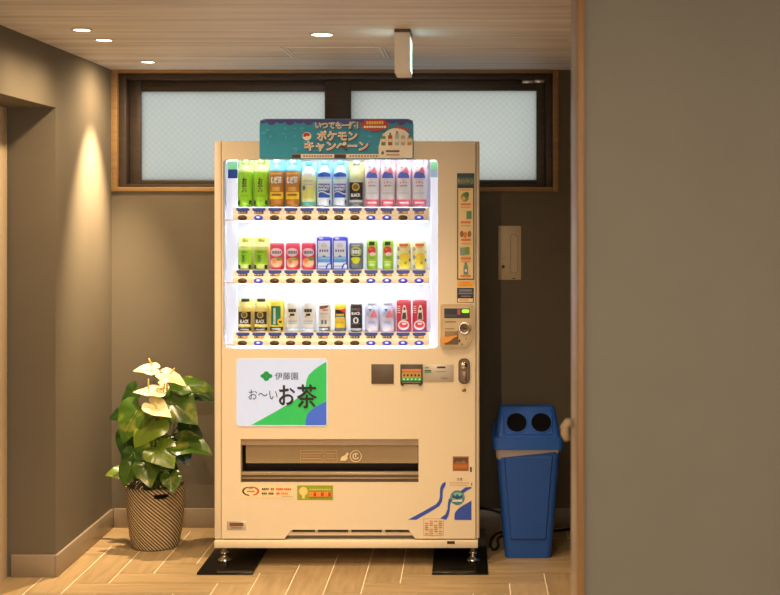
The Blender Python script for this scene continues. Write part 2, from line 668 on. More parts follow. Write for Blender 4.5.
# hanging exit sign seen edge on
ex0, ex1, ey0, ey1, ez0 = -.2722, -.2175, 4.92, 5.10, 2.026
M_EXIT = mat('exit_sign_body', (.90, .84, .74), .45)
M_EXW = mat('exit_sign_glow', (.85, 1, .93), .4, emit=1.8, ecol=(.82, 1, .93), var=0)
M_EXG = mat('exit_sign_green', (.02, .45, .22), .4, emit=.8, ecol=(.02, .75, .35), var=0)
es = thing('exit_sign', 'slim cream exit sign box hanging edge-on from the ceiling', 'exit sign', ((ex0 + ex1) / 2, 5.01, ez0))
MB().box(ex0 - .0016, ex1 + .0016, ey0, ey1, ez0, ZC - .012, M_EXIT, .002).build('housing', es)
MB().box(ex0 - .002, ex1 + .002, ey0 - .004, ey1 + .004, ZC - .012, ZC - .0005, mat('dark_mount', (.10, .07, .05), .5), .001).build('mounting_plate', es)
for sx in (1, -1):
    X = ex1 if sx > 0 else ex0
    d = MB().box(X - .002, X + sx * .0 + .002, ey0 + .01, ey1 - .01, ez0 + .012, ZC - .03, M_EXW)
    p = Print(lambda u, v, l: (X + sx * (.002 + .0004 * l), u, v))
    p.v, p.f, p.m, p.sm = d.v, d.f, d.m, d.sm
    c_, zc_ = 5.01, ez0 + .07
    p.rect(c_ - .07, c_ - .005, zc_ - .04, zc_ + .045, M_EXG)
    p.ell(c_ + .03, zc_ + .032, .011, .011, M_EXG)
    p.poly([(c_ + .015, zc_ + .02), (c_ + .045, zc_ + .02), (c_ + .04, zc_ - .008), (c_ + .06, zc_ - .036), (c_ + .048, zc_ - .04), (c_ + .03, zc_ - .014), (c_ + .012, zc_ - .04), (c_, zc_ - .036), (c_ + .018, zc_ - .005)], M_EXG)
    p.build('lit_panel', es, recalc=False)

# ceiling hatch
hx0, hx1, hy0, hy1 = -.775, -.345, 5.44, 5.83
M_ALU = mat('hatch_aluminium', (.85, .85, .82), .35, .2)
ht = thing('ceiling_hatch', 'square access hatch with silver edges in the wood ceiling', 'hatch', ((hx0 + hx1) / 2, (hy0 + hy1) / 2, ZC))
hf = MB()
for (a, b, c, d) in ((hx0, hx0 + .008, hy0, hy1), (hx0 + .016, hx0 + .024, hy0, hy1), (hx1 - .008, hx1, hy0, hy1), (hx1 - .024, hx1 - .016, hy0, hy1), (hx0 + .024, hx1 - .024, hy0, hy0 + .006), (hx0 + .024, hx1 - .024, hy1 - .006, hy1)):
    hf.box(a, b, c, d, ZC - .0045, ZC - .0003, M_ALU)
hf.build('hatch_frame', ht)
MB().box(hx0 + .026, hx1 - .026, hy0 + .008, hy1 - .008, ZC - .003, ZC - .0003, M_CEIL).build('hatch_panel', ht)

# ================================================================== vending machine
YF = 5.62
SF = FPX / YF


def fx(p): return (p - VX) / SF


def fz(p): return EYE - (p - VY) / SF


M_BODY = mat('cream_enamel', (.78, .68, .53), .38, spec=.45, var=.015)
M_BODY2 = mat('cream_enamel_edge_shade', (.70, .60, .47), .40, var=.015)  # darker enamel copy, shading of the right bevel put into the colour
M_BLACK = mat('black_plastic', (.012, .011, .010), .35)
M_DKG = mat('dark_grey_plastic', (.055, .047, .040), .45)
M_BRN = mat('brown_panel', (.10, .075, .055), .45)
vm = thing('vending_machine', 'cream drink vending machine with three lit shelves of samples', 'vending machine', ((fx(214.3) + fx(479.5)) / 2, 5.95, 0))
X0, X1 = fx(214.3), fx(479.5)
ZT, ZB0 = fz(141.2), fz(547.8)
YK = 6.25
cb = MB()
cb.box(X0, X0 + .02, YF + .045, YK, fz(540), ZT, M_BODY)
cb.box(X1 - .02, X1, YF + .045, YK, fz(540), ZT, M_BODY)
cb.box(X0 + .02, X1 - .02, YK - .02, YK, fz(540), ZT, M_BODY)
cb.box(X0 + .02, X1 - .02, YF + .045, YK - .02, ZT - .02, ZT, M_BODY)
cb.box(X0 + .02, X1 - .02, YF + .06, YK - .02, fz(540), fz(540) + .02, M_BODY)
cb.build('cabinet', vm)
MB().box(X0 + .001, fx(478), YF - .008, YK, ZB0, fz(540.2), M_BODY, .003).build('base_rail', vm)
# door skin
YD = YF + .044
dr = MB()
dr.box(X0, fx(221.0), YF + .002, YD, fz(539), ZT, M_BODY, .004)
dr.box(fx(476.0), X1, YF + .004, YD, fz(539), ZT, M_BODY2, .005)
dl_, dr_ = fx(221.7), fx(475.4)
for (a, b, c, d) in ((221.7, 475.4, 141.2, 159.5), (221.7, 223.0, 159.5, 348.5), (438, 475.4, 159.5, 348.5), (221.7, 475.4, 348.5, 439.1), (221.7, 240.6, 439.1, 482.9), (418.5, 475.4, 439.1, 482.9), (221.7, 475.4, 482.9, 529.8)):
    dr.box(fx(a), fx(b), YF, YD, fz(d), fz(c), M_BODY)
dr.prism([(fx(a), fz(b)) for a, b in ((221.7, 529.8), (221.7, 538.6), (284.5, 538.6), (291.5, 529.8))], YF, YD, M_BODY)
dr.prism([(fx(a), fz(b)) for a, b in ((408.5, 529.8), (415.2, 538.6), (475.4, 538.6), (475.4, 529.8))], YF, YD, M_BODY)
for (cx, cy, sx, sy) in ((223, 159.5, 1, 1), (438, 159.5, -1, 1), (223, 348.5, 1, -1), (438, 348.5, -1, -1)):
    r = 4.0
    pts = [(cx, cy)] + [(cx + sx * r * (1 - math.cos(a * PI / 12)), cy + sy * r * (1 - math.sin(a * PI / 12))) for a in range(0, 7)]
    dr.prism([(fx(a), fz(b)) for a, b in pts], YF, YD, M_BODY)
door = dr.build('door', vm)

# lit display case
M_CASE = mat('display_white', (.86, .88, .93), .5, var=0)
M_BACKLIT = mat('backlit_panel', (.78, .80, .86), .5, emit=.06, ecol=(.93, .95, 1.0), var=0)
M_TUBE = mat('lamp_cover', (.7, .7, .8), .5, emit=.45, ecol=(.72, .79, 1.0), var=0)
M_LEDT = mat('header_led', (1, 1, 1), .5, emit=11.0, ecol=(.93, .96, 1.0), var=0)
M_LFILL = mat('added_lower_fill', (1, 1, 1), .5, emit=9.0, ecol=(.93, .96, 1.0), var=0)
M_LED = mat('led_strip', (1, 1, 1), .5, emit=14.0, ecol=(.93, .96, 1.0), var=0)
YC0, YC1 = YD + .0005, 5.82
dc = MB()
zt_, zb_ = fz(159.5) + .012, fz(348.5) - .004
xl_, xr_ = fx(223) - .004, fx(438) + .004
dc.box(xl_ - .006, xl_, YC0, YC1, zb_, zt_, M_CASE)
dc.box(xr_, xr_ + .006, YC0, YC1, zb_, zt_, M_CASE)
dc.box(xl_, xr_, YC0, YC1, zt_, zt_ + .006, M_CASE)
dc.box(xl_, xr_, YC0, YC1, zb_ - .006, zb_, M_CASE)
dc.build('display_case', vm)
MB().box(xl_, xr_, YC1 - .006, YC1, zb_, zt_, M_BACKLIT).build('backlit_panel', vm)
for (a, b) in ((224.2, 235.5), (430.2, 437.6)):
    lc = MB().box(fx(a), fx(b), YF + .050, YF + .060, zb_ + .002, zt_ - .002, M_TUBE, .003).build('lamp_cover', vm)
    s = Print(lambda u, v, l: (fx(u), YF + .0497 - .0003 * l, fz(v)))
    if a < 300:
        s.rect(225.5, 235.3, 161, 169, mat('mint_print', srgb(150, 235, 190), .5, emit=.25))
        s.rect(225.8, 235.6, 169, 178, mat('blue_print', srgb(20, 90, 215), .5))
    else:
        s.rect(430.4, 437.4, 161, 169, mat('mint_print', (1, 1, 1)))
        s.rect(430.4, 437.4, 169, 177, mat('pale_blue_print', srgb(170, 205, 240), .5, emit=.2))
    s.build('lamp_sticker', lc, recalc=False)
MB().box(fx(226), fx(436), YF + .050, YF + .058, zt_ - .008, zt_ - .002, M_LEDT).build('light_tube_or_fill', vm)

M_RAIL = mat('cream_rail', (.93, .86, .80), .35)
M_BTN = mat('dark_button', (.075, .05, .03), .25)
M_BTNB = mat('blue_lit_button', (.05, .07, .45), .2, emit=.32, ecol=(.07, .09, .80))
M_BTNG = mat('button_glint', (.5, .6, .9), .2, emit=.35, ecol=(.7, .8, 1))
M_TAGB = mat('blue_price_strip', srgb(48, 78, 185), .4)
M_TAGD = mat('dark_price_plate', srgb(70, 62, 62), .4)
M_TAGY = mat('yellow_price_mark', srgb(250, 190, 60), .4)
COLX = [241.8 + 16.1 * i for i in range(12)]
YP = 5.712                                        # centre line of the samples
ROWS = [(207.0, 210.2, 213.6, 217.8, 220.8), (269.6, 272.8, 276.4, 280.9, 283.9), (332.2, 335.4, 338.9, 343.4, 346.4)]   # sample foot, strip, plate, button, rail bottom
lit = [{1, 8, 9, 11}, {1, 8, 9, 10, 11}, {1, 8, 9, 10, 11}]
SHELFZ = []
for ri, (pb, s1, p1, bt, rb) in enumerate(ROWS):
    zsh = EYE - (pb - VY) * (YP - .03) / FPX
    SHELFZ.append(zsh)
    shf = MB()
    shf.box(xl_ + .002, xr_ - .002, YF + .082, YC1 - .008, zsh - .006, zsh, M_CASE)
    shf.box(fx(232), fx(429), YF + .050, YF + .082, zsh - .010, zsh - .0005, M_CASE)
    shf.box(fx(223) - .002, fx(232), YF + .045, YF + .049, fz(rb), fz(rb - 1.2), M_RAIL)
    so = shf.build('shelf', vm)
    MB().box(fx(234), fx(427), YF + .0445, YF + .0545, fz(rb) - .004, fz(rb) + .001, M_LED).build('light_tube_or_fill', so)
    MB().box(fx(234), fx(427), YF + .0445, YF + .0495, zsh - .010, zsh - .004, M_LFILL).build('light_tube_or_fill', so)  # hidden strip added to brighten the fronts of the samples
    rl = MB()
    rl.box(fx(232), fx(428.6), YF + .012, YF + .036, fz(rb), fz(p1 + .8), M_RAIL, .004)
    rl.box(fx(232), fx(428.6), YF + .028, YF + .040, fz(p1 + .8), fz(pb + .6), M_RAIL)
    ro = rl.build('button_rail', vm)
    for ci, cx in enumerate(COLX):
        pt = Print(lambda u, v, l: (fx(u), YF + .0276 - .0005 * l, fz(v)))
        pt.rect(cx - 6.6, cx + 6.6, s1, s1 - 2.3, M_TAGB)
        pt.poly([(cx - 6.6, s1), (cx - 5.2, s1 + .9), (cx + 5.2, s1 + .9), (cx + 6.6, s1)], M_TAGB)
        pt.rect(cx - 4.6, cx + 4.6, p1, s1 + .9, M_TAGD)
        yel = (ri, ci) in ((0, 2), (0, 3), (0, 10), (0, 11), (1, 2), (1, 3), (1, 9), (1, 10), (2, 0), (2, 1), (2, 5), (2, 10), (2, 11))
        if yel:
            pt.rect(cx, cx + 4.2, p1 - .5, s1 + 1.2, M_TAGY)
        for k in range(3):
            pt.rect(cx - 4 + k * 2.6, cx - 2.6 + k * 2.6, p1 - .9, s1 + 1.6, mat('price_digit', srgb(215, 205, 195), .5))
        pt.build('price_label', ro, recalc=False)
        bl_ = ci in lit[ri]
        bm = bmesh.new()
        bmesh.ops.create_uvsphere(bm, u_segments=16, v_segments=10, radius=1)
        for v in bm.verts:
            v.co = Vector((fx(cx) + v.co.x * 4.9 / SF, YF + .0135 + v.co.y * .008, fz(bt) + v.co.z * 2.7 / SF))
        bb = MB()
        bb.bm(bm, M_BTNB if bl_ else M_BTN, True)
        if bl_:
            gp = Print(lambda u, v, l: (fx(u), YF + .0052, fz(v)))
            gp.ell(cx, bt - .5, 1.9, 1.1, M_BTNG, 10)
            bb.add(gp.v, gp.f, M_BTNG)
        bb.build('button', ro, 'blue glowing button' if bl_ else None)

# thin display glass
M_GLASS = bpy.data.materials.new('clear_glass')
M_GLASS.use_nodes = True
nt = M_GLASS.node_tree
nt.nodes.remove(nt.nodes['Principled BSDF'])
N, L = nt.nodes.new, nt.links.new
t_ = N('ShaderNodeBsdfTransparent')
t_.inputs[0].default_value = (.97, .98, .98, 1)
g_2 = N('ShaderNodeBsdfGlossy')
g_2.inputs['Roughness'].default_value = .02
lw = N('ShaderNodeFresnel')
lw.inputs[0].default_value = 1.3
ms = N('ShaderNodeMixShader')
L(lw.outputs[0], ms.inputs[0])
L(t_.outputs[0], ms.inputs[1])
L(g_2.outputs[0], ms.inputs[2])
L(ms.outputs[0], nt.nodes['Material Output'].inputs[0])
MB().box(fx(223), fx(438), YF + .0412, YF + .0432, fz(348.5), fz(159.5), M_GLASS).build('display_glass', vm)


def face(y=0., step=.0003):
    return Print(lambda u, v, l: (fx(u), YF - .0003 - y - step * l, fz(v)))


C = lambda n, r, g, b, ro=.5, **k: mat(n, srgb(r, g, b), ro, **k)
P_WHITE = C('print_white', 236, 234, 228)
P_CREAM = C('print_cream', 240, 222, 190)
P_DARK = C('print_black', 34, 30, 28)
P_GREEN = C('print_green', 20, 165, 80)
P_RED = C('print_red', 210, 45, 35)
P_ORANGE = C('print_orange', 240, 140, 40)
P_BLUE = C('print_blue', 40, 60, 150)
P_TEAL = C('print_teal', 40, 162, 205)
P_PURPLE = C('print_purple', 80, 70, 130)
P_YEL = C('print_yellow', 245, 205, 50)
P_BRN = C('print_brown', 120, 80, 50)
P_GREY = C('print_grey', 130, 125, 120)

# backlit tea poster
E_ = .30
L_WHITE = mat('poster_white', srgb(140, 152, 185), .3, emit=.42, ecol=(.80, .82, .92))
L_GREEN = mat('poster_green', srgb(45, 170, 85), .3, emit=.35)
L_BLUE = mat('poster_blue', srgb(60, 95, 195), .3, emit=.35)
L_DARK = mat('poster_ink', srgb(45, 45, 42), .3)
L_LOGO = mat('poster_logo_green', srgb(20, 150, 80), .3, emit=.1)
pp = face(.0)
pp.prism([(fx(a), fz(b)) for a, b in rrect(236.6, 327.2, 358.6, 426.0, 3.5)], YF - .003, YF + .002, L_WHITE)
pp.l = 10
cr = lambda pts: [(210 + a / 4.957, 340 + b / 4.957) for a, b in pts]
pp.poly(cr([(205, 421), (250, 396), (320, 357), (380, 322), (430, 291), (460, 262), (475, 225), (478, 200), (490, 172), (515, 148), (545, 126), (576, 108), (578, 118), (578, 421)]), L_GREEN)
pp.poly(cr([(474, 422), (474, 395), (484, 366), (505, 344), (535, 324), (578, 304), (578, 410), (574, 418), (566, 422)]), L_BLUE)
for a, b in ((265, 178), (296, 178), (280, 166), (280, 191)):
    pp.ell(210 + a / 4.957, 340 + b / 4.957, 2.9, 2.2, L_LOGO)
pp.text('伊藤園', 275, 298.2, 379.6, 372.2, L_DARK, .004)
pp.text('お～い', 248.8, 277.6, 399.4, 389.4, L_DARK, .0)
for du, dv in ((0, 0), (.5, .3), (-.4, -.3), (.1, .5)):
    pp.text('お', 279.4 + du, 294.8 + du, 404.6 + dv, 385.2 + dv, L_DARK, .0)
    pp.text('茶', 297.4 + du, 316.6 + du, 407.6 + dv, 384.4 + dv, L_DARK, .0)
pp.build('tea_poster', vm, 'backlit white, green and blue tea poster', recalc=False)

# payment row
MB().box(fx(371.3), fx(393.7), YF - .004, YF + .002, fz(383.8), fz(364.2), M_BRN, .001).build('dark_panel', vm, 'dark brown square panel')
rd = face(.006)
rd.box(fx(400.3), fx(422.6), YF - .006, YF + .002, fz(384), fz(364.3), M_DKG, .001)
rd.rect(402, 421.2, 371.5, 368.8, C('reader_orange', 215, 130, 90))
rd.rect(402, 421.2, 377.6, 371.9, C('reader_tan', 190, 150, 80))
for k in range(5):
    rd.ell(404.2 + k * 3.7, 375.0, .9, 1.2, P_DARK)
rd.rect(401.6, 421.4, 380.4, 377.6, mat('reader_green', srgb(30, 150, 70), .5, emit=.35))
for k in range(5):
    rd.ell(404 + k * 3.9, 379, .9, .8, P_WHITE)
rd.rect(402.4, 420.6, 382.4, 381.3, P_GREY)
rd.box(fx(401), fx(404), YF - .010, YF - .002, fz(385.3), fz(383.5), M_DKG)
rd.box(fx(418.6), fx(421.6), YF - .010, YF - .002, fz(385.3), fz(383.5), M_DKG)
rd.build('card_reader', vm, 'dark card reader with a green strip', recalc=False)
pl = face(.0025)
pl.box(fx(422.9), fx(453.4), YF - .0025, YF + .002, fz(381.8), fz(364.6), mat('silver_plate', (.50, .46, .40), .4, .3), .0006)
pl.rect(437, 445.5, 368.2, 366.4, P_DARK)
pl.rect(425, 429, 368.0, 367.0, P_GREEN)
pl.rect(424.5, 431.5, 372.6, 371.4, P_GREEN)
pl.rect(424.5, 431, 371.0, 370.0, P_DARK)
pl.rect(436, 446, 371.8, 371.1, P_GREY)
pl.rect(441, 448, 378.4, 377.6, P_GREY)
pl.build('notice_plate', vm, recalc=False)
M_CHROME = mat('chrome', (.75, .72, .68), .18, 1.)
lk = MB()
lk.prism([(fx(a), fz(b)) for a, b in rrect(458.4, 469.8, 358.4, 383.6, 4.8)], YF - .006, YF + .002, M_DKG)
lk.prism([(fx(a), fz(b)) for a, b in rrect(459.4, 468.8, 359.4, 382.6, 4.2)], YF - .007, YF - .005, mat('bronze_lock', (.16, .11, .08), .35, .6))
lko = lk.build('lock', vm)
lh = MB()
lh.lathe([(0, YF - .014), (.013, YF - .013), (.015, YF - .006)], M_CHROME, 20, (fx(464), 0, fz(365.5)), axis='y')
lh.box(fx(461.5), fx(466.8), YF - .012, YF - .006, fz(381), fz(371), mat('lock_handle', (.24, .17, .13), .35, .5), .002)
lh.build('lock_handle', lko)
MB().lathe([(0, YF - .004), (.007, YF - .004), (.009, YF - .001), (.010, YF + .001)], mat('brass_key', (.42, .25, .10), .35, .7), 16, (fx(463.9), 0, fz(389.8)), axis='y').build('keyhole', vm)

# coin unit
M_COIN = mat('bronze_coin_unit', (.50, .38, .23), .40, .25)
M_COIND = mat('bronze_coin_recess', (.25, .175, .10), .5, .2)
cu = MB()
cu.prism([(fx(a), fz(b)) for a, b in ((441.5, 303.9), (472, 303.9), (473.4, 305.4), (473.4, 333), (472.6, 338), (469, 344.5), (466, 348.2), (443, 348.6), (440.2, 346), (440, 340), (440.6, 334), (440.3, 306))], YF - .012, YF + .002, M_COIN)
cu.prism([(fx(a), fz(b)) for a, b in ((443.4, 306.4), (470.6, 306.4), (471, 332), (467.5, 341), (464.5, 346.0), (444, 346.2), (442.8, 340))], YF - .0145, YF - .011, mat('bronze_coin_plate', (.54, .42, .26), .40, .25))
bs = face(.0150)
bs.rect(445, 456, 322.2, 320.9, M_COIND)
bs.rect(445, 454.5, 328.8, 328.0, M_COIND)
bs.l = 12
bs.ell(459.7, 340.4, .8, 1.5, M_BLACK)
bs.poly([(460.5, 344.6), (463.4, 344.6), (462, 342.4)], M_COIND)
bs.ell(466, 338.4, .8, .8, M_COIND)
cu.add(bs.v, [], M_COIND)
n_ = len(cu.v) - len(bs.v)
for f, m_ in zip(bs.f, bs.m):
    cu.f.append([i + n_ for i in f])
    cu.m.append(m_)
    cu.sm.append(False)
cuo = cu.build('coin_unit', vm, 'bronze coloured coin slot unit', recalc=False)
MB().box(fx(444.8), fx(458.4), YF - .0175, YF - .014, fz(344.2), fz(330.8), M_COIND, .001).build('return_cup', cuo)
sc = face(.0165)
sc.box(fx(444.3), fx(469.8), YF - .0165, YF - .014, fz(317.8), fz(308.2), M_BLACK)
sc.rect(445, 457, 316.6, 314, mat('display_dim', srgb(60, 60, 70), .4))
sc.rect(457.5, 460.3, 314.6, 309, mat('display_red', srgb(150, 60, 80), .4, emit=.2))
sc.poly(rrect(461.8, 469.2, 309, 312.6, 1.4), mat('display_green', srgb(150, 225, 60), .4, emit=.6))
sc.rect(446, 456, 313.4, 309.2, mat('display_navy', srgb(28, 30, 45), .4))
sc.build('price_display', cuo, recalc=False)
cc = MB()
cc.lathe([(.036 / 2, YF - .0140), (.056 / 2, YF - .019), (.050 / 2, YF - .0215), (.037 / 2, YF - .0205), (.032 / 2, YF - .0155), (0, YF - .0150)], [M_COIN, M_COIN, M_CHROME, M_COIND, M_COIND], 28, (fx(464.6), 0, fz(327.8)), axis='y')
cc.box(fx(462.5), fx(466.7), YF - .0185, YF - .0155, fz(328.6), fz(327.2), M_BLACK)
cc.build('coin_slot', cuo)
lv = MB()
M_ORG = mat('orange_lever', (.85, .33, .03), .35)
lv.prism([(fx(a), fz(b)) for a, b in ((441.7, 339.3), (442.5, 337.4), (444.4, 336.6), (448, 336.4), (452, 335.8), (456.8, 334.8), (457.2, 335.8), (453, 338), (449.6, 340.6), (447, 342), (444.2, 342.2), (442.4, 341.2))], YF - .028, YF - .017, M_ORG)
lv.build('return_lever', cuo, 'orange coin return lever')

# tall side sticker and the two below
st = face(.0008)
st.box(fx(457), fx(474.4), YF - .0008, YF + .001, fz(280), fz(173.2), C('sticker_green', 60, 105, 85))
st.rect(457.3, 474.2, 187.4, 173.4, C('sticker_dark_teal', 30, 62, 70))
st.rect(457.3, 474.2, 184.5, 177.6, C('sticker_teal', 45, 120, 105))
st.text('キャンペーン', 458, 473.4, 183.8, 178.6, C('sticker_pink', 225, 130, 90), .02)
st.rect(458, 473, 188.4, 185.4, P_DARK)
st.rect(458.3, 473.0, 278.6, 188.2, C('sticker_cream', 238, 215, 165))
st.rect(460, 471, 190.4, 189.5, C('sticker_pink', 1, 1, 1))
st.ell(464.8, 197.2, 3.9, 4.6, C('sticker_olive', 125, 140, 70))
st.ell(466.6, 194.6, 2.6, 2.8, C('sticker_leaf', 70, 120, 80))
st.ell(463.6, 198.6, 1.8, 2.2, C('sticker_gold', 225, 190, 80))
for (y0, t) in ((204.3, 2.0), (207.2, 1.2), (222.3, 2.2), (225.7, 1.2), (239.8, 2.2), (243.6, 1.2), (258.4, 2.2), (261.6, 1.2), (276.0, 1.8)):
    st.rect(460.4 + (y0 % 1), 470.8, y0 + t / 2, y0 - t / 2, C('sticker_orange', 225, 120, 60) if t > 1.5 else C('sticker_pale_orange', 228, 165, 100))
st.rect(466.5, 471.6, 219, 211, C('sticker_mid_green', 90, 140, 105))
for k, (ex, ec) in enumerate(((461.8, C('sticker_brown', 150, 95, 45)), (465.2, C('sticker_amber', 215, 130, 50)), (469.4, C('sticker_brown', 1, 1, 1)))):
    st.ell(ex, 234 + (k == 1) * .8, 1.9, 3.2, ec)
st.rect(460, 465.2, 255.2, 247.4, C('sticker_bluegrey', 130, 160, 150))
st.rect(465, 469.4, 254.6, 247.0, C('sticker_grass', 115, 150, 60))
st.rrect(463.6, 468.0, 274.4, 265.4, 1.0, C('sticker_steel', 110, 145, 145))
st.rect(464.6, 467, 265.6, 262.4, C('sticker_mid_green', 1, 1, 1))
st.ell(465.8, 270.4, 1.2, 1.6, P_WHITE)
st.build('guide_sticker', vm, 'tall cream and green instruction sticker', recalc=False)
s2 = face(.0005)
s2.box(fx(457.2), fx(474.2), YF - .0005, YF + .001, fz(286.8), fz(281), C('sticker_yellow', 238, 180, 50))
s2.rect(461.5, 469, 283.4, 282.0, P_ORANGE)
s2.rect(459, 472, 285.8, 284.8, P_ORANGE)
s2.build('yellow_sticker', vm, 'small yellow strip sticker', recalc=False)
s3 = face(.0005)
s3.box(fx(457), fx(473.8), YF - .0005, YF + .001, fz(302.6), fz(287.8), C('sticker_navy', 38, 40, 62))
s3.rect(459, 472, 291.6, 289.2, C('sticker_slate', 120, 125, 150))
s3.rect(458.4, 472.6, 294.2, 292.6, C('sticker_slate', 1, 1, 1))
s3.rect(461, 471, 296.8, 295.6, C('sticker_slate', 1, 1, 1))
s3.rect(457.8, 473, 302.0, 298.4, C('sticker_cream', 1, 1, 1))
s3.rect(459.6, 468.6, 300.8, 299.4, C('sticker_pale_orange', 1, 1, 1))
s3.build('navy_sticker', vm, 'dark navy sticker with a pale lower strip', recalc=False)

# dispensing slot
dp = MB()
a0, a1, b0, b1 = fx(240.6) - .002, fx(418.5) + .002, fz(482.9) - .002, fz(439.1) + .002
M_REC = mat('slot_inside', (.17, .125, .08), .5)
M_RECD = mat('slot_dark', (.08, .055, .035), .5)
dp.box(a0 - .006, a0, YD + .0005, 5.80, b0, b1, M_RECD)
dp.box(a1, a1 + .006, YD + .0005, 5.80, b0, b1, M_RECD)
dp.box(a0, a1, YD + .0005, 5.80, b1, b1 + .006, M_REC)
dp.box(a0, a1, YD + .0005, 5.80, b0 - .006, b0, M_REC)
dp.box(a0, a1, 5.794, 5.80, b0, b1, M_RECD)
dp.build('dispensing_slot', vm)
hd_ = MB()
hd_.box(a0, a1, YF + .020, YF + .045, fz(446.2), fz(439.0), mat('slot_header', (.46, .36, .26), .4), .002)
hd_.build('slot_header', vm)
M_FLAP = mat('smoked_flap', (.33, .25, .15), .22, coat=.4)
fp = Print(lambda u, v, l: (fx(u), YF + .0330 - .0003 * l, fz(v)))
fp.prism([(fx(a), fz(b)) for a, b in ((244.6, 446.4), (417.6, 446.4), (417.6, 464.6), (244.6, 464.6))], YF + .033, YF + .039, M_FLAP)
fp.l = 2
PF = C('flap_print', 200, 165, 115)
for (u0, u1) in ((299.5, 322.5), (324, 336.5)):
    for (q0, q1, r0, r1) in ((u0, u1, 451.4, 451.9), (u0, u1, 463.0, 463.5), (u0, u0 + .5, 451.4, 463.5), (u1 - .5, u1, 451.4, 463.5)):
        fp.rect(q0, q1, r1, r0, PF)
    fp.rect(u0 + 1.5, u1 - 1.5, 455.2, 454.4, PF)
    fp.rect(u0 + 1.5, u1 - 2.5, 457.6, 457.0, PF)
    fp.rect(u0 + 1.5, u1 - 1.8, 460.4, 459.6, PF)
PW = C('flap_icon', 235, 215, 180)
fp.poly([(339.5, 461.8), (341, 457.8), (344, 456.6), (346.6, 453.4), (348.2, 454.6), (346.6, 457.8), (347, 460), (345, 462)], PW)
fp.ring(355.2, 457.4, 5.2, 6.0, PW)
fp.ring(355.2, 457.4, 2.2, 3.4, PW, 20, 320)
fp.rect(354.6, 355.8, 458.6, 454.6, PW)
fp.build('dispensing_flap', vm, 'smoked brown plastic flap with white icons', recalc=False)
sl = MB()
sl.box(a0, a1, YF + .012, YF + .045, fz(475.6), fz(473.0), mat('slot_sill', (.42, .33, .24), .3, .3), .001)
sl.box(a0, a1, YF + .020, YF + .045, fz(478.4), fz(475.6), M_REC, .001)
sl.box(a0, a1, YF + .014, YF + .045, fz(479.4), fz(478.4), mat('slot_sill', (1, 1, 1)), .0005)
sl.box(a0, a1, YF + .020, YF + .045, fz(482.9), fz(479.4), mat('slot_sill_dark', (.09, .065, .045), .45), .001)
sl.build('slot_sill', vm)

# stickers under the slot
s4 = face(.0004)
s4.box(fx(240.6), fx(294.2), YF - .0004, YF + .001, fz(497.2), fz(485.4), C('sticker_white', 246, 222, 178))
s4.ring(250.7, 491.1, 6.8, 8.6, P_DARK, 100, 250, asp=.55)
s4.ring(250.7, 491.1, 6.8, 8.6, P_RED, -80, 70, asp=.55)
s4.rect(247, 254.5, 491.8, 490.8, P_GREY)
s4.rect(248.5, 253, 488.4, 486.6, P_GREY)
for (u0, u1, v, m_) in ((262, 270.4, 488.9, P_DARK), (270.8, 276, 488.9, P_BRN), (276.4, 284, 488.9, P_RED), (284.4, 293.2, 488.9, P_RED), (262, 268.4, 493.2, P_DARK), (268.8, 275.6, 493.2, P_DARK), (276.6, 281, 493.2, P_RED), (281.4, 289, 493.2, P_ORANGE)):
    for k in range(int((u1 - u0) / 1.8)):
        s4.rect(u0 + k * 1.8, u0 + k * 1.8 + 1.4, v + .9, v - .9, m_)
s4.rect(282, 293, 496.4, 496.0, P_GREY)
s4.build('recycling_sticker', vm, 'white sticker with a red and black ring mark', recalc=False)
s5 = face(.0004)
s5.box(fx(297.2), fx(333), YF - .0004, YF + .001, fz(500), fz(485.4), C('sticker_lime', 150, 165, 30))
s5.ell(303.4, 491.2, 4.4, 4.4, C('sticker_bulb', 235, 215, 140))
s5.rect(302, 304.8, 498.4, 494.6, C('sticker_bulb', 1, 1, 1))
for k in range(9):
    s5.rect(309.6 + k * 2.4, 311.4 + k * 2.4, 490.2, 488.6, C('sticker_pale_lime', 215, 205, 110))
s5.rect(309.0, 331.8, 496.6, 491.6, C('sticker_apricot', 225, 160, 70))
for k in range(6):
    s5.rect(309.8 + k * 3.7, 312.7 + k * 3.7, 496, 492.2, P_RED if k % 2 else P_ORANGE)
s5.build('energy_sticker', vm, 'lime green sticker with a light bulb drawing', recalc=False)
s6 = face(.001)
s6.box(fx(227), fx(246), YF - .001, YF + .001, fz(530), fz(521.2), mat('nameplate_silver', (.58, .52, .43), .35, .4), .0004)
s6.rect(229.6, 243.5, 526.2, 522.6, P_BRN)
s6.rect(230.5, 242.4, 528.4, 527.2, P_GREY)
s6.build('nameplate', vm, recalc=False)

# blue wave decals and lower stickers
wv = face(0)
cq = lambda pts: [(400 + a / 6.267, 450 + b / 6.267) for a, b in pts]


def ribbon(pr, left, right, mt):
    pts = cq(left) + cq(right)
    n = len(left)
    pr._put(pts, [(i, i + 1, n + i + 1, n + i) for i in range(n - 1)], mt)


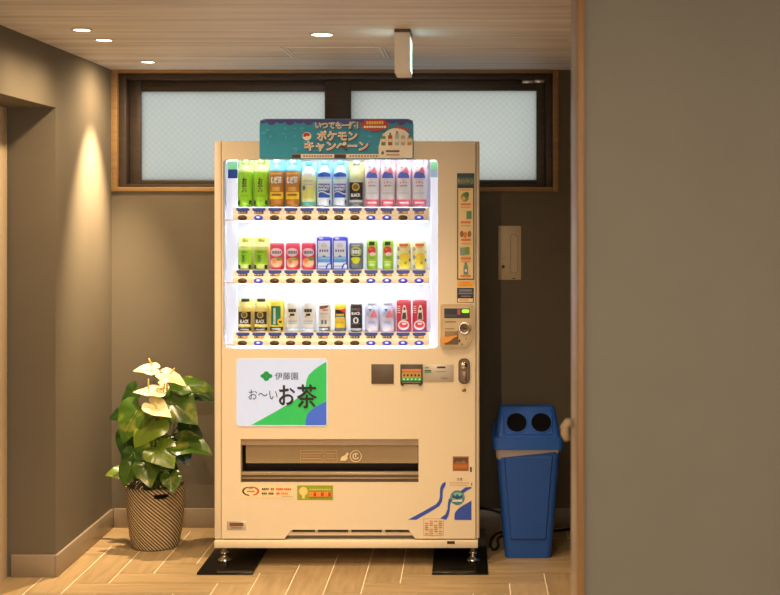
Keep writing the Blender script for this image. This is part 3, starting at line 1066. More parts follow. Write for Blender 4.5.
W_BLUE = C('wave_blue', 45, 80, 190)
ribbon(wv, [(284, 198), (264, 212), (252, 235), (250, 262), (250, 290), (243, 318), (226, 340), (190, 360), (150, 383), (105, 407), (50, 437)],
       [(287, 212), (284, 226), (272, 245), (268, 268), (268, 295), (264, 322), (248, 350), (212, 374), (176, 395), (140, 415), (102, 437)], W_BLUE)
ribbon(wv, [(448, 231), (410, 234), (372, 262), (330, 290), (305, 308), (300, 340), (298, 370), (285, 402), (252, 428)],
       [(448, 240), (425, 250), (395, 272), (350, 300), (322, 318), (314, 345), (312, 378), (304, 412), (290, 438)], W_BLUE)
wv.poly(cq([(448, 317), (425, 330), (400, 344), (372, 362), (355, 378), (343, 396), (341, 415), (342, 438), (448, 438)]), W_BLUE)
wv.build('wave_decal', vm, 'blue wave stripes on the door', recalc=False)
gb = face(.0012)
gb.ell(457.4, 497.6, 7.3, 7.3, C('globe_teal', 60, 130, 150), 24)
gb.ell(457.4, 496.8, 6.2, 4.6, C('globe_pale', 130, 190, 190), 24)
gb.poly([(451.6, 497.4), (453, 493.6), (455.4, 496.2), (457.2, 493.6), (459.4, 496.4), (462.4, 494), (463, 498), (457, 499.2)], C('globe_navy', 40, 80, 120))
gb.rect(452.4, 462.2, 501.6, 500.0, P_WHITE)
gb.build('globe_sticker', vm, 'round teal globe sticker', recalc=False)
ph = face(.0006)
ph.box(fx(452.7), fx(468.7), YF - .0006, YF + .001, fz(471), fz(456.4), C('sticker_rust', 160, 95, 45))
ph.rect(454, 467.6, 463.8, 457.8, C('sticker_umber', 95, 65, 45))
ph.poly([(454, 463.8), (457, 460.8), (460, 462), (464, 460), (467.6, 463.8)], C('sticker_khaki', 140, 105, 75))
ph.rect(454, 467.6, 468.4, 464.4, C('sticker_burnt', 190, 110, 45))
ph.build('picture_sticker', vm, 'small square brown picture sticker', recalc=False)
lb = face(0)
FNT = C('print_faint', 190, 140, 85)
lb.text('注意', 456.5, 462.5, 480.6, 477.6, P_BRN, .01)
for k in range(7):
    lb.rect(450 + k * 2.8, 452 + k * 2.8, 483.2, 482.4, FNT)
    lb.rect(449.4 + k * 2.6, 451.2 + k * 2.6, 485.4, 484.8, FNT)
lb.build('safety_print', vm, 'faint brown printed safety notes', recalc=False)
lb = face(0)
lb.box(fx(423.5), fx(443.4), YF - .0003, YF + .001, fz(535.4), fz(518.6), C('label_cream', 232, 216, 188))
for (q0, q1, r0, r1) in ((423.5, 443.4, 518.6, 519.0), (423.5, 443.4, 535.0, 535.4), (423.5, 423.9, 518.6, 535.4), (443, 443.4, 518.6, 535.4)):
    lb.rect(q0, q1, r1, r0, FNT)
for r_ in range(7):
    for k in range(4):
        if (r_ * 3 + k) % 5:
            lb.rect(425 + k * 4.5, 428.4 + k * 4.5, 521.6 + r_ * 2, 520.6 + r_ * 2, FNT)
lb.build('data_label', vm, 'small pale outlined label with tiny notes', recalc=False)
lb = face(0)
lb.rect(470, 471.8, 472, 467, P_DARK)
lb.build('side_mark', vm, recalc=False)
lb = face(0)
lb.rect(471.2, 472.2, 485.4, 483, P_DARK)
lb.build('side_mark', vm, recalc=False)

# vent behind the notch and feet
vp = MB()
vp.box(fx(280), fx(420), YF + .047, YF + .058, fz(540), fz(528), M_RECD)
vp.build('vent_backing', vm)
vb = MB()
vb.box(fx(286), fx(414), YF + .018, YF + .040, fz(536.5), fz(533.5), M_BODY, .001)
for a, b in ((289, 291.5), (314.6, 317), (347.7, 350.8), (381.5, 385)):
    vb.box(fx(a), fx(b), YF + .020, YF + .040, fz(533.6), fz(529.9), M_BODY)
vb.box(fx(284), fx(416), YF + .026, YF + .044, fz(540.2), fz(536.4), mat('vent_grey', (.12, .105, .09), .5), .001)
vb.build('vent_grille', vm)
MB().box(fx(447.2), fx(454.8), YF - .0095, YF - .007, fz(543.4), fz(540.6), M_BLACK).build('rail_slot', vm)
for (xx, yy) in ((fx(222.4), YF + .055), (fx(473.0), YF + .055), (fx(222.4), 6.18), (fx(473.0), 6.18)):
    lg = MB()
    lg.lathe([(.030, .0106), (.030, .016), (.018, .024), (.011, .030), (.011, .040), (.018, .040), (.018, .050), (.010, .050), (.010, ZB0 + .001)], M_CHROME, 20, (xx, yy, 0))
    lg.build('leveling_foot', vm)

# campaign sign on top
YS = YF - .012
sg = thing('campaign_sign', 'teal cardboard campaign sign with rounded corners above the display', 'sign', (fx(337), YS, fz(158.6)))
SP = Print(lambda u, v, l: (fx(u), YS - .0003 * l, fz(v)))
SP.prism([(fx(a), fz(b)) for a, b in rrect(260, 413.6, 158.7, 119, 5, (1, 1, 6, 6))], YS, YS + .0115, P_TEAL)
SP.l = 1
SG_OUT = C('sign_outline', 70, 45, 45)
SG_CR = C('sign_cream', 255, 246, 232)
SG_PUR = C('sign_purple', 80, 78, 165)
SG_LT = C('sign_light_teal', 75, 180, 215)
# banner of purple scallops
for k in range(17):
    cx = 262.5 + k * 9.3
    hgt = 4.8 if k % 2 else 3.2
    pts = [(max(260.6, min(413, cx + 4.9 * math.cos(math.radians(a)))), 120.6 + hgt * math.sin(math.radians(a))) for a in range(0, 181, 20)]
    SP.poly(pts, SG_PUR)
SP.rect(266, 408, 121, 119.6, SG_PUR)
for k in range(34):
    a, b = 262 + random.random() * 140, 126 + random.random() * 26
    SP.ell(a, b, .8 + random.random() * 1.6, .6 + random.random() * 1.2, SG_LT, 10)
SP.rect(293, 401, 158.4, 154.4, SG_CR)
SP.rect(293, 301.6, 158.4, 154.6, SG_OUT)
SP.rect(335, 346.6, 158.4, 154.6, SG_OUT)
for k in range(11):
    SP.rect(304 + k * 2.7, 306 + k * 2.7, 157.2, 155.6, C('sign_tan', 190, 140, 95))
    SP.rect(350 + k * 2.9, 352 + k * 2.9, 157.2, 155.6, C('sign_tan', 1, 1, 1))


def title(txt, u0, u1, v0, v1, inner, k=1.):
    SP.text(txt, u0 - 1.1 * k + .5, u1 + 1.1 * k + .5, v0 + 1.1 * k + .6, v1 - 1.1 * k + .6, SG_OUT, .07)
    SP.text(txt, u0 - .6 * k, u1 + .6 * k, v0 + .6 * k, v1 - .6 * k, SG_CR, .05)
    SP.text(txt, u0, u1, v0, v1, inner, -.022)


title('いつでも一緒！', 316.5, 358.5, 129.2, 122.2, C('sign_slate', 60, 110, 120), .8)
title('ポケモン', 318, 357.6, 140.8, 131.6, C('sign_rust', 165, 85, 45))
title('キャンペーン', 306, 368.6, 151.4, 142.0, C('sign_rust', 1, 1, 1))
SP.ell(308, 136.8, 4.4, 4.2, SG_CR)
SP.ell(307.8, 136.4, 3.5, 3.2, P_RED)
SP.poly([(304.6, 137.6), (311.4, 136.2), (310.8, 139.4), (308, 140.4), (305.4, 139.6)], SG_CR)
SP.ell(308, 137.2, .9, .9, P_WHITE)
SP.poly([(375.5 + (13.2 + (1.4 if i % 2 else 0)) * math.cos(i * PI / 12), 125.6 + (5.6 + (.9 if i % 2 else 0)) * math.sin(i * PI / 12)) for i in range(24)], C('sign_red', 200, 55, 35))
for k in range(7):
    SP.rect(367 + k * 2.5, 369 + k * 2.5, 124.8, 121.9, P_YEL)
for k in range(9):
    SP.rect(364.6 + k * 2.5, 366.6 + k * 2.5, 128.6, 126.5, SG_CR)
pts = [(413, 158.4), (379.6, 158.4), (379.2, 148)] + [(396.8 + 16.6 * math.cos(math.radians(a)), 146 + 17.4 * math.sin(math.radians(a))) for a in range(190, 333, 10)] + [(413, 140)]
SP.poly(pts, SG_CR)
for (bx, col, cap, top) in ((384.1, C('mini_green', 110, 150, 40), P_CREAM, 134.2), (390.8, C('mini_red', 175, 75, 55), P_GREY, 133.4), (397.6, C('mini_pale', 185, 205, 195), P_GREY, 131.8), (403.6, C('mini_grey', 195, 185, 175), P_WHITE, 133.6), (410, C('mini_yellow', 215, 165, 45), P_BRN, 135.6)):
    SP.rrect(bx - 2.1, bx + 2.1, 146, top + 2.4, .8, col)
    SP.rect(bx - .9, bx + .9, top + 2.6, top, cap)
    SP.rect(bx - 1.9, bx + 1.9, 142.6, 139.4, P_WHITE if col is not P_WHITE else P_GREY)
for k in range(5):
    SP.rect(396.2 + k * 3.0, 398.4 + k * 3.0, 129.2 + k * .55 - .3, 127 + k * .55 - .3, P_RED)
SP.rect(386.6, 400, 152.6, 150.8, C('sign_maroon', 110, 65, 75))
SP.ell(383.4, 153.4, 1.3, 1.8, C('sign_olive', 110, 120, 70))
SP.rect(387, 400, 156, 154.8, C('sign_tan', 1, 1, 1))
SP.build('printed_board', sg, recalc=False)

# ================================================================== drink samples
def cyl(r, step=.00025):
    p = Print(lambda u, v, l: ((r + .0006 + step * l) * math.sin(u / r), -(r + .0006 + step * l) * math.cos(u / r), v))
    p.curved = True
    return p


def flat(d, step=.0004):
    return Print(lambda u, v, l: (u, -d / 2 - .0003 - step * l, v))


def D(name, r, g, b, ro=.4, e=0.):
    return mat('drink_' + name, srgb(r, g, b), ro, emit=e, var=.02)


def root(name):
    o = bpy.data.objects.new(name, None)
    o.empty_display_size = .03
    COL.objects.link(o)
    return o


def card(o, h, col, w_=.0655):
    MB().box(-w_ / 2, w_ / 2, .020, .0235, 0, h, col, .001).build('backing_card', o)


def bottle(name, h, r, liquid, shoulder, capc, lab, z0, z1, draw, back=None):
    """PET bottle: ribbed body + label sleeve + screw cap"""
    o = root(name)
    cz = h - .018
    b = MB()
    prof = [(r * .82, 0), (r * .97, .004), (r * .97, z0 - .004), (r * .93, z0), (r * .93, z1), (r * .97, z1 + .004), (r * .93, z1 + (cz - z1) * .35), (r * .62, z1 + (cz - z1) * .72), (r * .40, cz - .004), (r * .40, cz)]
    b.lathe(prof, [liquid] * 5 + [shoulder] * 4, 24)
    b.build('body', o)
    c = MB().lathe([(r * .46, cz - .001), (r * .46, h - .002), (r * .42, h)], capc, 20).build('cap', o)
    p = cyl(r)
    p.lathe([(r * .99, z0), (r, z0 + .002), (r, z1 - .002), (r * .99, z1)], lab, 28)
    draw(p)
    p.build('label_sleeve', o, recalc=False)
    if back:
        card(o, h - .002, back)
    return o


def can(name, h, r, body, lidc, draw, slim=True):
    o = root(name)
    prof = [(r * .84, 0), (r * .98, .004), (r, .010), (r, h - .012), (r * .90, h - .003)]
    p = cyl(r)
    p.lathe(prof, body, 28)
    draw(p)
    p.build('body', o, recalc=False)
    MB().lathe([(r * .90, h - .004), (r * .91, h), (r * .86, h), (r * .84, h - .003), (0, h - .003)], lidc, 28).build('lid', o)
    return o


def botcan(name, h, r, capc, lab, shoulder, draw, back=None):
    """aluminium bottle-can with a wide screw cap"""
    o = root(name)
    cz = h - .011
    p = cyl(r)
    p.lathe([(r * .86, 0), (r, .006), (r, h * .70), (r * .96, h * .80), (r * .56, cz - .004), (r * .54, cz)], [lab, lab, shoulder, shoulder, shoulder], 28)
    draw(p)
    p.build('body', o, recalc=False)
    MB().lathe([(r * .58, cz - .001), (r * .58, h - .002), (r * .54, h)], capc, 22).build('cap', o)
    if back:
        card(o, h - .002, back)
    return o


def carton(name, h, w_, d_, col, topc, draw):
    o = root(name)
    p = flat(d_)
    p.box(-w_ / 2, w_ / 2, -d_ / 2, d_ / 2, 0, h, col, .003)
    draw(p)
    p.build('body', o, recalc=False)
    MB().box(-w_ * .36, w_ * .36, -d_ * .12, d_ * .12, h - .0005, h + .003, topc, .001).build('top_seam', o)
    return o


d_white = D('white', 240, 242, 244)
d_black = D('black', 42, 38, 40)
d_silver = mat('drink_silver', (.72, .72, .74), .3, .6)
d_lime, d_paleg, d_dgreen = D('lime', 158, 214, 34), D('pale_green', 214, 236, 150), D('dark_green', 22, 66, 42)
d_yel, d_gold = D('yellow', 250, 214, 50), D('gold', 228, 190, 70)
d_barley, d_barl2 = D('barley', 196, 128, 52), D('barley_dark', 160, 92, 34)
d_sky, d_cyan = D('sky', 190, 222, 246), D('cyan', 120, 205, 240)
d_blue, d_dblue = D('blue', 40, 92, 205), D('royal', 50, 64, 215)
d_pink, d_red, d_pale = D('pink', 246, 140, 165), D('red', 226, 50, 78), D('pale_pink', 250, 222, 232)
d_lem, d_teal = D('lemon', 236, 236, 178), D('teal', 80, 185, 180)
d_lav, d_peri = D('lavender', 205, 212, 240), D('periwinkle', 92, 120, 235)
d_grey, d_lgrey = D('grey', 112, 118, 124), D('light_grey', 196, 200, 208)
d_beige = D('beige', 232, 224, 212)
d_orange, d_grn, d_leaf = D('orange', 240, 120, 60), D('green', 28, 140, 96), D('leaf', 130, 165, 60)
d_peach = D('peach', 248, 190, 150)
d_brown = D('brown', 96, 60, 48)
d_clear = D('clear', 224, 236, 236, .15)


def g_tea(p):
    p.text('お\n茶', -.011, .012, .062, .126, D('ink', 24, 40, 24), .03)
    p.text('濃', .012, .02, .128, .142, D('deep_lime', 110, 170, 30), 0)
    p.rect(-.018, .018, .046, .049, D('deep_lime', 1, 1, 1), 6)
    for sx in (-1, 1):
        p.rect(sx * .020, sx * .033, .010, .028, d_dgreen, 4)


def g_barley(p):
    p.rect(-.034, .034, .034, .064, d_yel, 8)
    p.rect(-.022, .022, .048, .056, d_barl2, 6)
    p.text('むぎ茶', -.025, .025, .100, .132, d_white, .06)
    p.rect(-.022, .022, .140, .146, D('barley_lt', 235, 180, 90), 6)
    p.rect(-.016, .016, .068, .086, D('barley_lt', 1, 1, 1), 6)


def g_lemon(p):
    p.rect(-.034, .034, .008, .022, d_teal, 8)
    p.rect(-.026, .026, .036, .085, D('lemon_deep', 228, 228, 120), 8)
    p.ell(-.018, .082, .007, .011, D('denim', 70, 110, 150))
    p.rect(-.020, .020, .108, .116, d_lgrey, 6)
    p.rect(-.018, .016, .094, .098, d_lgrey, 6)


def g_sport(p):
    p.rect(-.027, .027, .040, .100, d_blue, 8)
    p.text('POCARI\nSWEAT', -.024, .024, .070, .096, d_white, .05)
    p._put([(-.026 + .052 * i / 8, .058 + .006 * math.sin(i / 8 * 5) + k * (.004 + .002 * i / 8)) for i in range(9) for k in (0, 1)], [(2 * i, 2 * i + 2, 2 * i + 3, 2 * i + 1) for i in range(8)], d_white)
    p.ell(.026, .02, .005, .012, d_blue)
    p._put([(-.030 + .060 * i / 8, .130 + k * (.010 + .010 * math.sin(i / 8 * 3))) for i in range(9) for k in (0, 1)], [(2 * i, 2 * i + 2, 2 * i + 3, 2 * i + 1) for i in range(8)], d_blue)


def g_blackbottle(p):
    p.rect(-.034, .034, .030, .106, d_black, 8)
    p.ell(0, .086, .017, .017, d_gold)
    p.ell(0, .086, .012, .012, D('dark_gold', 120, 100, 40))
    p.text('BLACK', -.021, .021, .044, .058, d_white, .04)
    p.rect(-.034, .034, .006, .020, d_grey, 8)


def g_peach(p):
    p.rect(-.034, .034, .006, .032, D('rose', 240, 120, 145), 8)
    p.rect(-.018, .022, .015, .022, d_pale, 6)
    p.poly([(.027 * math.cos(math.radians(a)), .124 + .030 * math.sin(math.radians(a))) for a in range(0, 181, 20)], d_peri)
    p.rect(-.034, .034, .040, .122, D('snow', 232, 236, 246), 8)
    for k in range(5):
        p.rect(-.017 + k * .007, -.012 + k * .007, .088, .094, d_grey if k % 2 else d_pink, 1)
    p.ell(-.012, .104, .004, .003, d_pink)
    p.ell(0, .107, .004, .004, d_pink)
    p.ell(.012, .104, .004, .003, d_lgrey)
    p.rect(-.022, .022, .058, .061, d_lgrey, 6)
    p.poly([(-.004, .146), (.024, .146), (.012, .178)], d_pink)
    p.ell(-.008, .172, .007, .006, d_sky)


def g_teasmall(p):
    p.rect(-.031, .031, .024, .084, d_lime, 8)
    p.text('茶', -.012, .006, .032, .064, D('ink', 1, 1, 1), .01)
    p.rect(-.01, .014, .072, .078, D('deep_lime', 1, 1, 1), 4)
    for sx in (-1, 1):
        p.rect(sx * .018, sx * .031, .003, .020, d_dgreen, 4)


def g_fruitcan(p):
    p.ell(0, .074, .027, .018, d_pale)
    for k in range(6):
        p.rect(-.020 + k * .007, -.015 + k * .007, .068, .080, D('slate_blue', 96, 110, 150), 1)
    p.ell(0, .030, .027, .020, d_peach)
    p.ell(.014, .045, .013, .007, d_leaf)
    p.ell(-.008, .036, .009, .010, D('apricot', 246, 160, 120))


def g_bluebox(p):
    p.poly([(-.026, .016), (.010, .016), (.016, .026), (.026, .026), (.026, .124), (-.026, .124)], D('ice', 226, 236, 250))
    p.rect(-.026, .026, .030, .050, D('wave', 90, 165, 230))
    p.rect(-.026, .026, .044, .056, D('wave_pale', 150, 200, 240))
    p.poly([(-.010, .054), (.0, .062), (.010, .054)], d_blue)
    for k in range(4):
        p.rect(-.020 + k * .0105, -.013 + k * .0105, .076, .086, D('slate_violet', 120, 110, 170))
    p.ell(0, .104, .014, .010, D('wash', 214, 206, 220))
    p.rect(-.026, .008, .004, .014, d_lav)
    p.ell(-.012, .134, .010, .005, d_lav)
    p.poly([(.012, .004), (.030, .004), (.030, .022), (.020, .022)], d_lav)


def g_greycan(p):
    p.ell(0, .076, .025, .023, D('lime_grey', 196, 210, 110))
    p.ell(0, .076, .020, .014, d_grey)
    for k in range(3):
        p.rect(-.015 + k * .011, -.006 + k * .011, .068, .084, d_white, 2)
    p.ell(0, .044, .020, .010, D('neon', 222, 226, 40))
    p.ell(0, .034, .014, .009, D('neon', 1, 1, 1))
    p.rect(-.024, .024, .054, .058, d_dgreen, 6)
    p.rect(-.018, .018, .100, .106, d_lgrey, 6)


def g_apple(p):
    p.rect(-.012, .012, .104, .120, d_dgreen, 4)
    p.ell(0, .082, .018, .018, d_red)
    p.ell(.004, .066, .014, .008, d_pale)
    p.ell(-.006, .088, .006, .006, d_orange)
    p.rect(-.016, .016, .030, .036, d_paleg, 4)
    p.rect(-.012, .012, .016, .026, d_paleg, 4)
    p.ell(0, .050, .012, .006, D('green_mid', 150, 190, 50))


def g_citrus(p):
    p.rect(-.020, .020, .100, .112, d_orange, 6)
    p.rect(-.012, .012, .092, .100, d_peach, 4)
    p.ell(.004, .052, .022, .020, D('citrus', 250, 220, 60))
    p.ell(.004, .024, .022, .016, D('citrus', 1, 1, 1))
    p.ell(.008, .028, .005, .007, d_leaf)
    for z in (.088, .052, .012):
        p.ell(-.024, z, .007, .008, d_grey)
        p.ell(-.024, z, .004, .005, d_lgrey)
    p.ell(.026, .075, .005, .007, d_lgrey)
    p.ell(.026, .040, .005, .007, d_grey)


def g_goldcan(p):
    p.rect(-.030, .030, .034, .088, d_black, 8)
    p.ell(0, .074, .014, .014, d_gold)
    p.ell(0, .074, .010, .010, D('dark_gold', 1, 1, 1))
    p.text('BLACK', -.019, .019, .038, .054, d_white, .05)
    p.rect(-.032, .032, .006, .020, d_black, 8)
    p.rect(-.020, .020, .010, .014, d_lgrey, 6)


def g_greenpanel(p):
    p.rect(-.026, .020, .030, .112, d_grn, 8)
    p.rect(-.012, -.002, .034, .104, d_white, 2)
    p.ell(.018, .044, .013, .014, d_yel)
    p.ell(.018, .044, .008, .005, d_brown)
    p.rect(-.031, .031, .006, .022, d_black, 8)
    p.rect(-.020, .020, .011, .016, d_lgrey, 6)


def g_whitecan(p):
    p.rect(-.024, .024, .034, .104, D('paper', 240, 234, 222), 8)
    for k in range(3):
        p.rect(-.016 + k * .011, -.006 + k * .011, .086, .100, d_black, 2)
    p.rect(-.008, .010, .070, .080, d_black, 4)
    p.rect(-.012, -.006, .064, .070, d_grey, 1)
    p.rect(-.018, .020, .044, .050, d_lgrey, 6)
    p.rect(-.018, .018, .036, .040, d_lgrey, 6)
    p.rect(-.028, .028, .012, .020, d_lgrey, 8)


def g_whiteslim(p):
    p.rect(-.027, .027, .004, .022, d_grey, 8)
    p.rect(-.020, .018, .010, .016, d_white, 6)
    p.poly([(-.022, .112), (.022, .116), (.014, .104), (-.018, .098)], D('maroon', 130, 66, 70))
    p.rect(-.006, .018, .092, .098, d_orange, 4)
    p.rect(-.018, .018, .076, .082, d_lgrey, 6)
    p.rect(-.012, -.002, .034, .052, d_grey, 2)
    p.rect(.002, .011, .034, .052, d_grey, 2)


def g_yelslim(p):
    p.rect(-.025, .025, .060, .096, d_black, 8)
    p.poly([(-.003, .096), (.025, .100), (.025, .082), (.012, .086)], d_red)
    p.rect(-.018, .018, .070, .078, d_yel, 6)
    p.rect(-.020, .020, .060, .066, d_lgrey, 6)
    p.rect(-.016, .016, .036, .046, d_gold, 6)
    p.rect(-.027, .027, .004, .018, d_grey, 8)


def g_darkslim(p):
    p.text('BLACK', -.021, .021, .074, .086, d_white, .05)
    p.ell(0, .050, .012, .014, d_white)
    p.ell(0, .050, .005, .009, d_black)
    p.rect(-.02, .02, .034, .038, d_grey, 6)
    p.ell(.012, .096, .008, .009, D('maroon', 1, 1, 1))
    p.rect(-.020, .004, .094, .102, d_grey, 4)
    p.rect(-.027, .027, .006, .016, d_lgrey, 8)


def g_lavender(p):
    p.poly([(-.016, .100), (.002, .100), (-.007, .088)], d_peri)
    p.poly([(-.010, .062), (.026, .062), (.010, .100)], d_pink)
    p.rect(-.022, .020, .026, .054, d_lav, 6)
    p.rect(-.016, .014, .036, .046, D('mauve', 186, 176, 214), 6)
    p.rect(-.024, .024, .008, .016, d_pale, 6)
    p.ell(-.016, .078, .008, .012, D('mist', 180, 200, 230))


def g_redbox(p):
    p.rect(-.029, .029, .120, .130, D('rose_dark', 215, 90, 110))
    p.poly([(-.010, .054), (.016, .054), (.014, .092), (.008, .116), (-.001, .116), (-.006, .090)], d_white)
    p.poly([(-.008, .056), (.012, .056), (.010, .084), (-.003, .084)], d_brown)
    p.ell(.004, .100, .005, .006, d_brown)
    p.ell(0, .030, .024, .022, d_white)
    p.ell(0, .031, .019, .013, d_red)
    p.ell(.002, .036, .010, .005, d_white)
    p.rect(-.029, .029, .000, .009, D('violet', 120, 66, 160))
    for k in range(4):
        p.rect(-.026, -.014, .082 + k * .009, .086 + k * .009, d_pale)


# shelf top to bottom: (maker, [labels], phrase for the group)
def kinds():
    yield 0, [0, 1], bottle('drink_bottle', .203, .0320, d_lime, d_paleg, D('cap_green', 190, 220, 120), d_lime, .030, .146, g_tea, D('card_lime', 218, 238, 150)), \
        ['lime green tea bottle at the left end of the top shelf', 'second lime green tea bottle, beside the amber bottles on the top shelf'], 'green tea bottles on the top shelf'
    yield 0, [2, 3], bottle('drink_bottle', .205, .0322, d_barley, d_cyan, d_sky, d_barley, .012, .150, g_barley, D('card_cyan', 130, 215, 245)), \
        ['amber barley tea bottle with yellow band, next to the green tea', 'amber barley tea bottle with yellow band, next to the pale lemon bottle'], 'barley tea bottles on the top shelf'
    yield 0, [4], bottle('drink_bottle', .196, .0320, d_lem, d_clear, d_teal, d_lem, .006, .128, g_lemon, D('card_ice', 170, 228, 236)), \
        ['pale lemon drink bottle with teal foot on the top shelf'], None
    yield 0, [5, 6], bottle('drink_bottle', .200, .0322, D('ion', 226, 236, 248), d_sky, d_cyan, D('ion', 1, 1, 1), .006, .116, g_sport, D('card_sky', 150, 210, 248)), \
        ['white sports drink bottle with blue square, next to the lemon bottle', 'white sports drink bottle with blue square, next to the black coffee bottle'], 'sports drink bottles on the top shelf'
    yield 0, [7], bottle('drink_bottle', .198, .0320, D('pale_clear', 220, 222, 226), D('pale_olive', 216, 222, 170), d_silver, d_lgrey, .004, .108, g_blackbottle, D('card_olive', 222, 228, 150)), \
        ['clear bottle with black label and gold disc on the top shelf'], None
    yield 0, [8, 9, 10, 11], bottle('drink_bottle', .204, .0322, d_pale, d_pale, d_lgrey, d_pale, .004, .168, g_peach, D('card_pink', 250, 190, 215)), \
        ['pink and white peach water bottle beside the black-label bottle', 'second pink and white peach water bottle from the black-label bottle', 'third pink and white peach water bottle from the black-label bottle', 'pink and white peach water bottle at the right end of the top shelf'], 'peach water bottles on the top shelf'
    yield 1, [0, 1], bottle('drink_bottle', .138, .0310, D('pale_lime', 224, 236, 130), D('pale_yellow', 236, 240, 150), D('cap_yellow', 225, 225, 120), D('pale_lime', 1, 1, 1), .004, .092, g_teasmall, D('card_yellow', 238, 240, 150)), \
        ['small green tea bottle at the left end of the middle shelf', 'small green tea bottle next to the red cans on the middle shelf'], 'small green tea bottles on the middle shelf'
    yield 1, [2, 3, 4], can('drink_can', .116, .0305, D('coral', 236, 78, 100), d_silver, g_fruitcan), \
        ['coral red fruit can next to the small green tea bottles', 'coral red fruit can, middle one of the three', 'coral red fruit can next to the blue cartons'], 'coral red fruit cans on the middle shelf'
    yield 1, [5, 6], carton('drink_carton', .138, .0620, .050, d_dblue, d_dblue, g_bluebox), \
        ['blue and white drink carton next to the coral red cans', 'blue and white drink carton next to the grey can'], 'blue cartons on the middle shelf'
    yield 1, [7], can('drink_can', .116, .0305, d_grey, d_silver, g_greycan), \
        ['grey can with yellow-green circle on the middle shelf'], None
    yield 1, [8, 9], can('drink_can', .126, .0240, D('green_can', 168, 208, 62), D('green_lid', 200, 225, 130), g_apple), \
        ['slim green can with red apple next to the grey can', 'slim green can with red apple next to the yellow cans'], 'slim apple cans on the middle shelf'
    yield 1, [10, 11], can('drink_can', .120, .0315, D('cream_can', 250, 240, 176), d_silver, g_citrus), \
        ['pale yellow fruit can next to the slim green cans', 'pale yellow fruit can at the right end of the middle shelf'], 'pale yellow cans on the middle shelf'
    yield 2, [0, 1], botcan('drink_bottle', .142, .0315, d_black, D('cream_gold', 246, 222, 130), D('cream_yellow', 244, 228, 140), g_goldcan, D('card_cream', 250, 232, 150)), \
        ['cream coffee bottle with black label at the left end of the bottom shelf', 'cream coffee bottle with black label next to the yellow-green can'], 'black-label coffee bottles on the bottom shelf'
    yield 2, [2], can('drink_can', .138, .0318, D('yellow_can', 250, 222, 70), d_silver, g_greenpanel), \
        ['yellow can with a green panel on the bottom shelf'], None
    yield 2, [3, 4], can('drink_can', .136, .0315, d_white, d_silver, g_whitecan), \
        ['white coffee can with black lettering next to the yellow-green can', 'white coffee can with black lettering next to the slim white can'], 'white coffee cans on the bottom shelf'
    yield 2, [5], can('drink_can', .124, .0265, d_beige, d_silver, g_whiteslim), \
        ['slim white can with maroon flash on the bottom shelf'], None
    yield 2, [6], can('drink_can', .122, .0250, d_yel, d_silver, g_yelslim), \
        ['slim yellow can with black band on the bottom shelf'], None
    yield 2, [7], can('drink_can', .122, .0255, d_black, d_silver, g_darkslim), \
        ['slim black can with white oval on the bottom shelf'], None
    yield 2, [8, 9], botcan('drink_bottle', .126, .0310, d_lav, D('frost', 224, 220, 240), d_lav, g_lavender, D('card_lilac', 216, 220, 245)), \
        ['pale lavender bottle with pink triangle next to the slim black can', 'pale lavender bottle with pink triangle next to the red cartons'], 'pale lavender bottles on the bottom shelf'
    yield 2, [10, 11], carton('drink_carton', .133, .0600, .050, D('crimson', 226, 44, 74), D('crimson', 1, 1, 1), g_redbox), \
        ['red drink carton with bottle picture next to the lavender bottles', 'red drink carton with bottle picture at the right end of the bottom shelf'], 'red cartons on the bottom shelf'


def copy_tree(o, parent=None):
    c = o.copy()
    COL.objects.link(c)
    if parent:
        c.parent = parent
    for ch in list(o.children):
        copy_tree(ch, c)
    return c


for row, cols, proto, labels, grp in kinds():
    for i, (ci, lab) in enumerate(zip(cols, labels)):
        o = proto if i == 0 else copy_tree(proto)
        kind = 'can' if 'can' in lab else 'bottle'
        kind = 'carton' if proto.name.startswith('drink_carton') else ('can' if proto.name.startswith('drink_can') else 'bottle')
        tag(o, lab, kind, grp)
        o.location = (fx(COLX[ci]), YP, SHELFZ[row] + .0004)

# ================================================================== floor plates under the feet
M_PLATE = mat('black_gloss_plate', (.005, .0045, .004), .10, spec=.35)
for (xa, xb, lab) in ((-1.127, -.895, 'black glossy plate under the left feet of the machine'), (-.150, .083, 'black glossy plate under the right feet of the machine')):
    pb_ = MB().box(xa, xb, 5.483, 6.24, .0005, .0100, M_PLATE, .002)
    o = pb_.build('floor_plate')
    tag(o, lab, 'floor plate', 'floor plates under the vending machine')

# ================================================================== recycling bin
YQ = 5.74
SQ = FPX / YQ


def qx(p): return (p - VX) / SQ


def qz(p): return EYE - (p - VY) / SQ


M_BLUE = mat('blue_plastic', (.010, .085, .42), .36, spec=.5, var=.04)
M_BLUE2 = mat('blue_lid_plastic', (.011, .098, .49), .34, spec=.5, var=.04)
bx = (qx(496.5) + qx(560)) / 2 + .0005
bn = thing('recycling_bin', 'tall blue plastic recycling bin with two round holes', 'bin', (bx, YQ + .18, 0))


def frustum(mb, cx, y0, y1, w0, w1, z0, z1, mt, r=.02, grow=0., n=4):
    """rounded-rectangular tapered shell; front at y0 (top) and y0+grow (bottom)"""
    rings = []
    for z, w_, dy in ((z0, w0, grow), (z1, w1, 0)):
        rings.append([(x_, y_, z) for x_, y_ in rrect(cx - w_ / 2, cx + w_ / 2, y0 + dy, y1 - dy, r, n=n)])
    m = len(rings[0])
    mb.add(rings[0] + rings[1], [(i, (i + 1) % m, m + (i + 1) % m, m + i) for i in range(m)] + [list(range(m))[::-1], list(range(m, 2 * m))], mt)


wt, wb_ = 64.0 / SQ, 46.5 / SQ
body = MB()
frustum(body, bx, YQ - .01, YQ + .36, wb_, wt, .001, qz(447), M_BLUE, .022, .022)
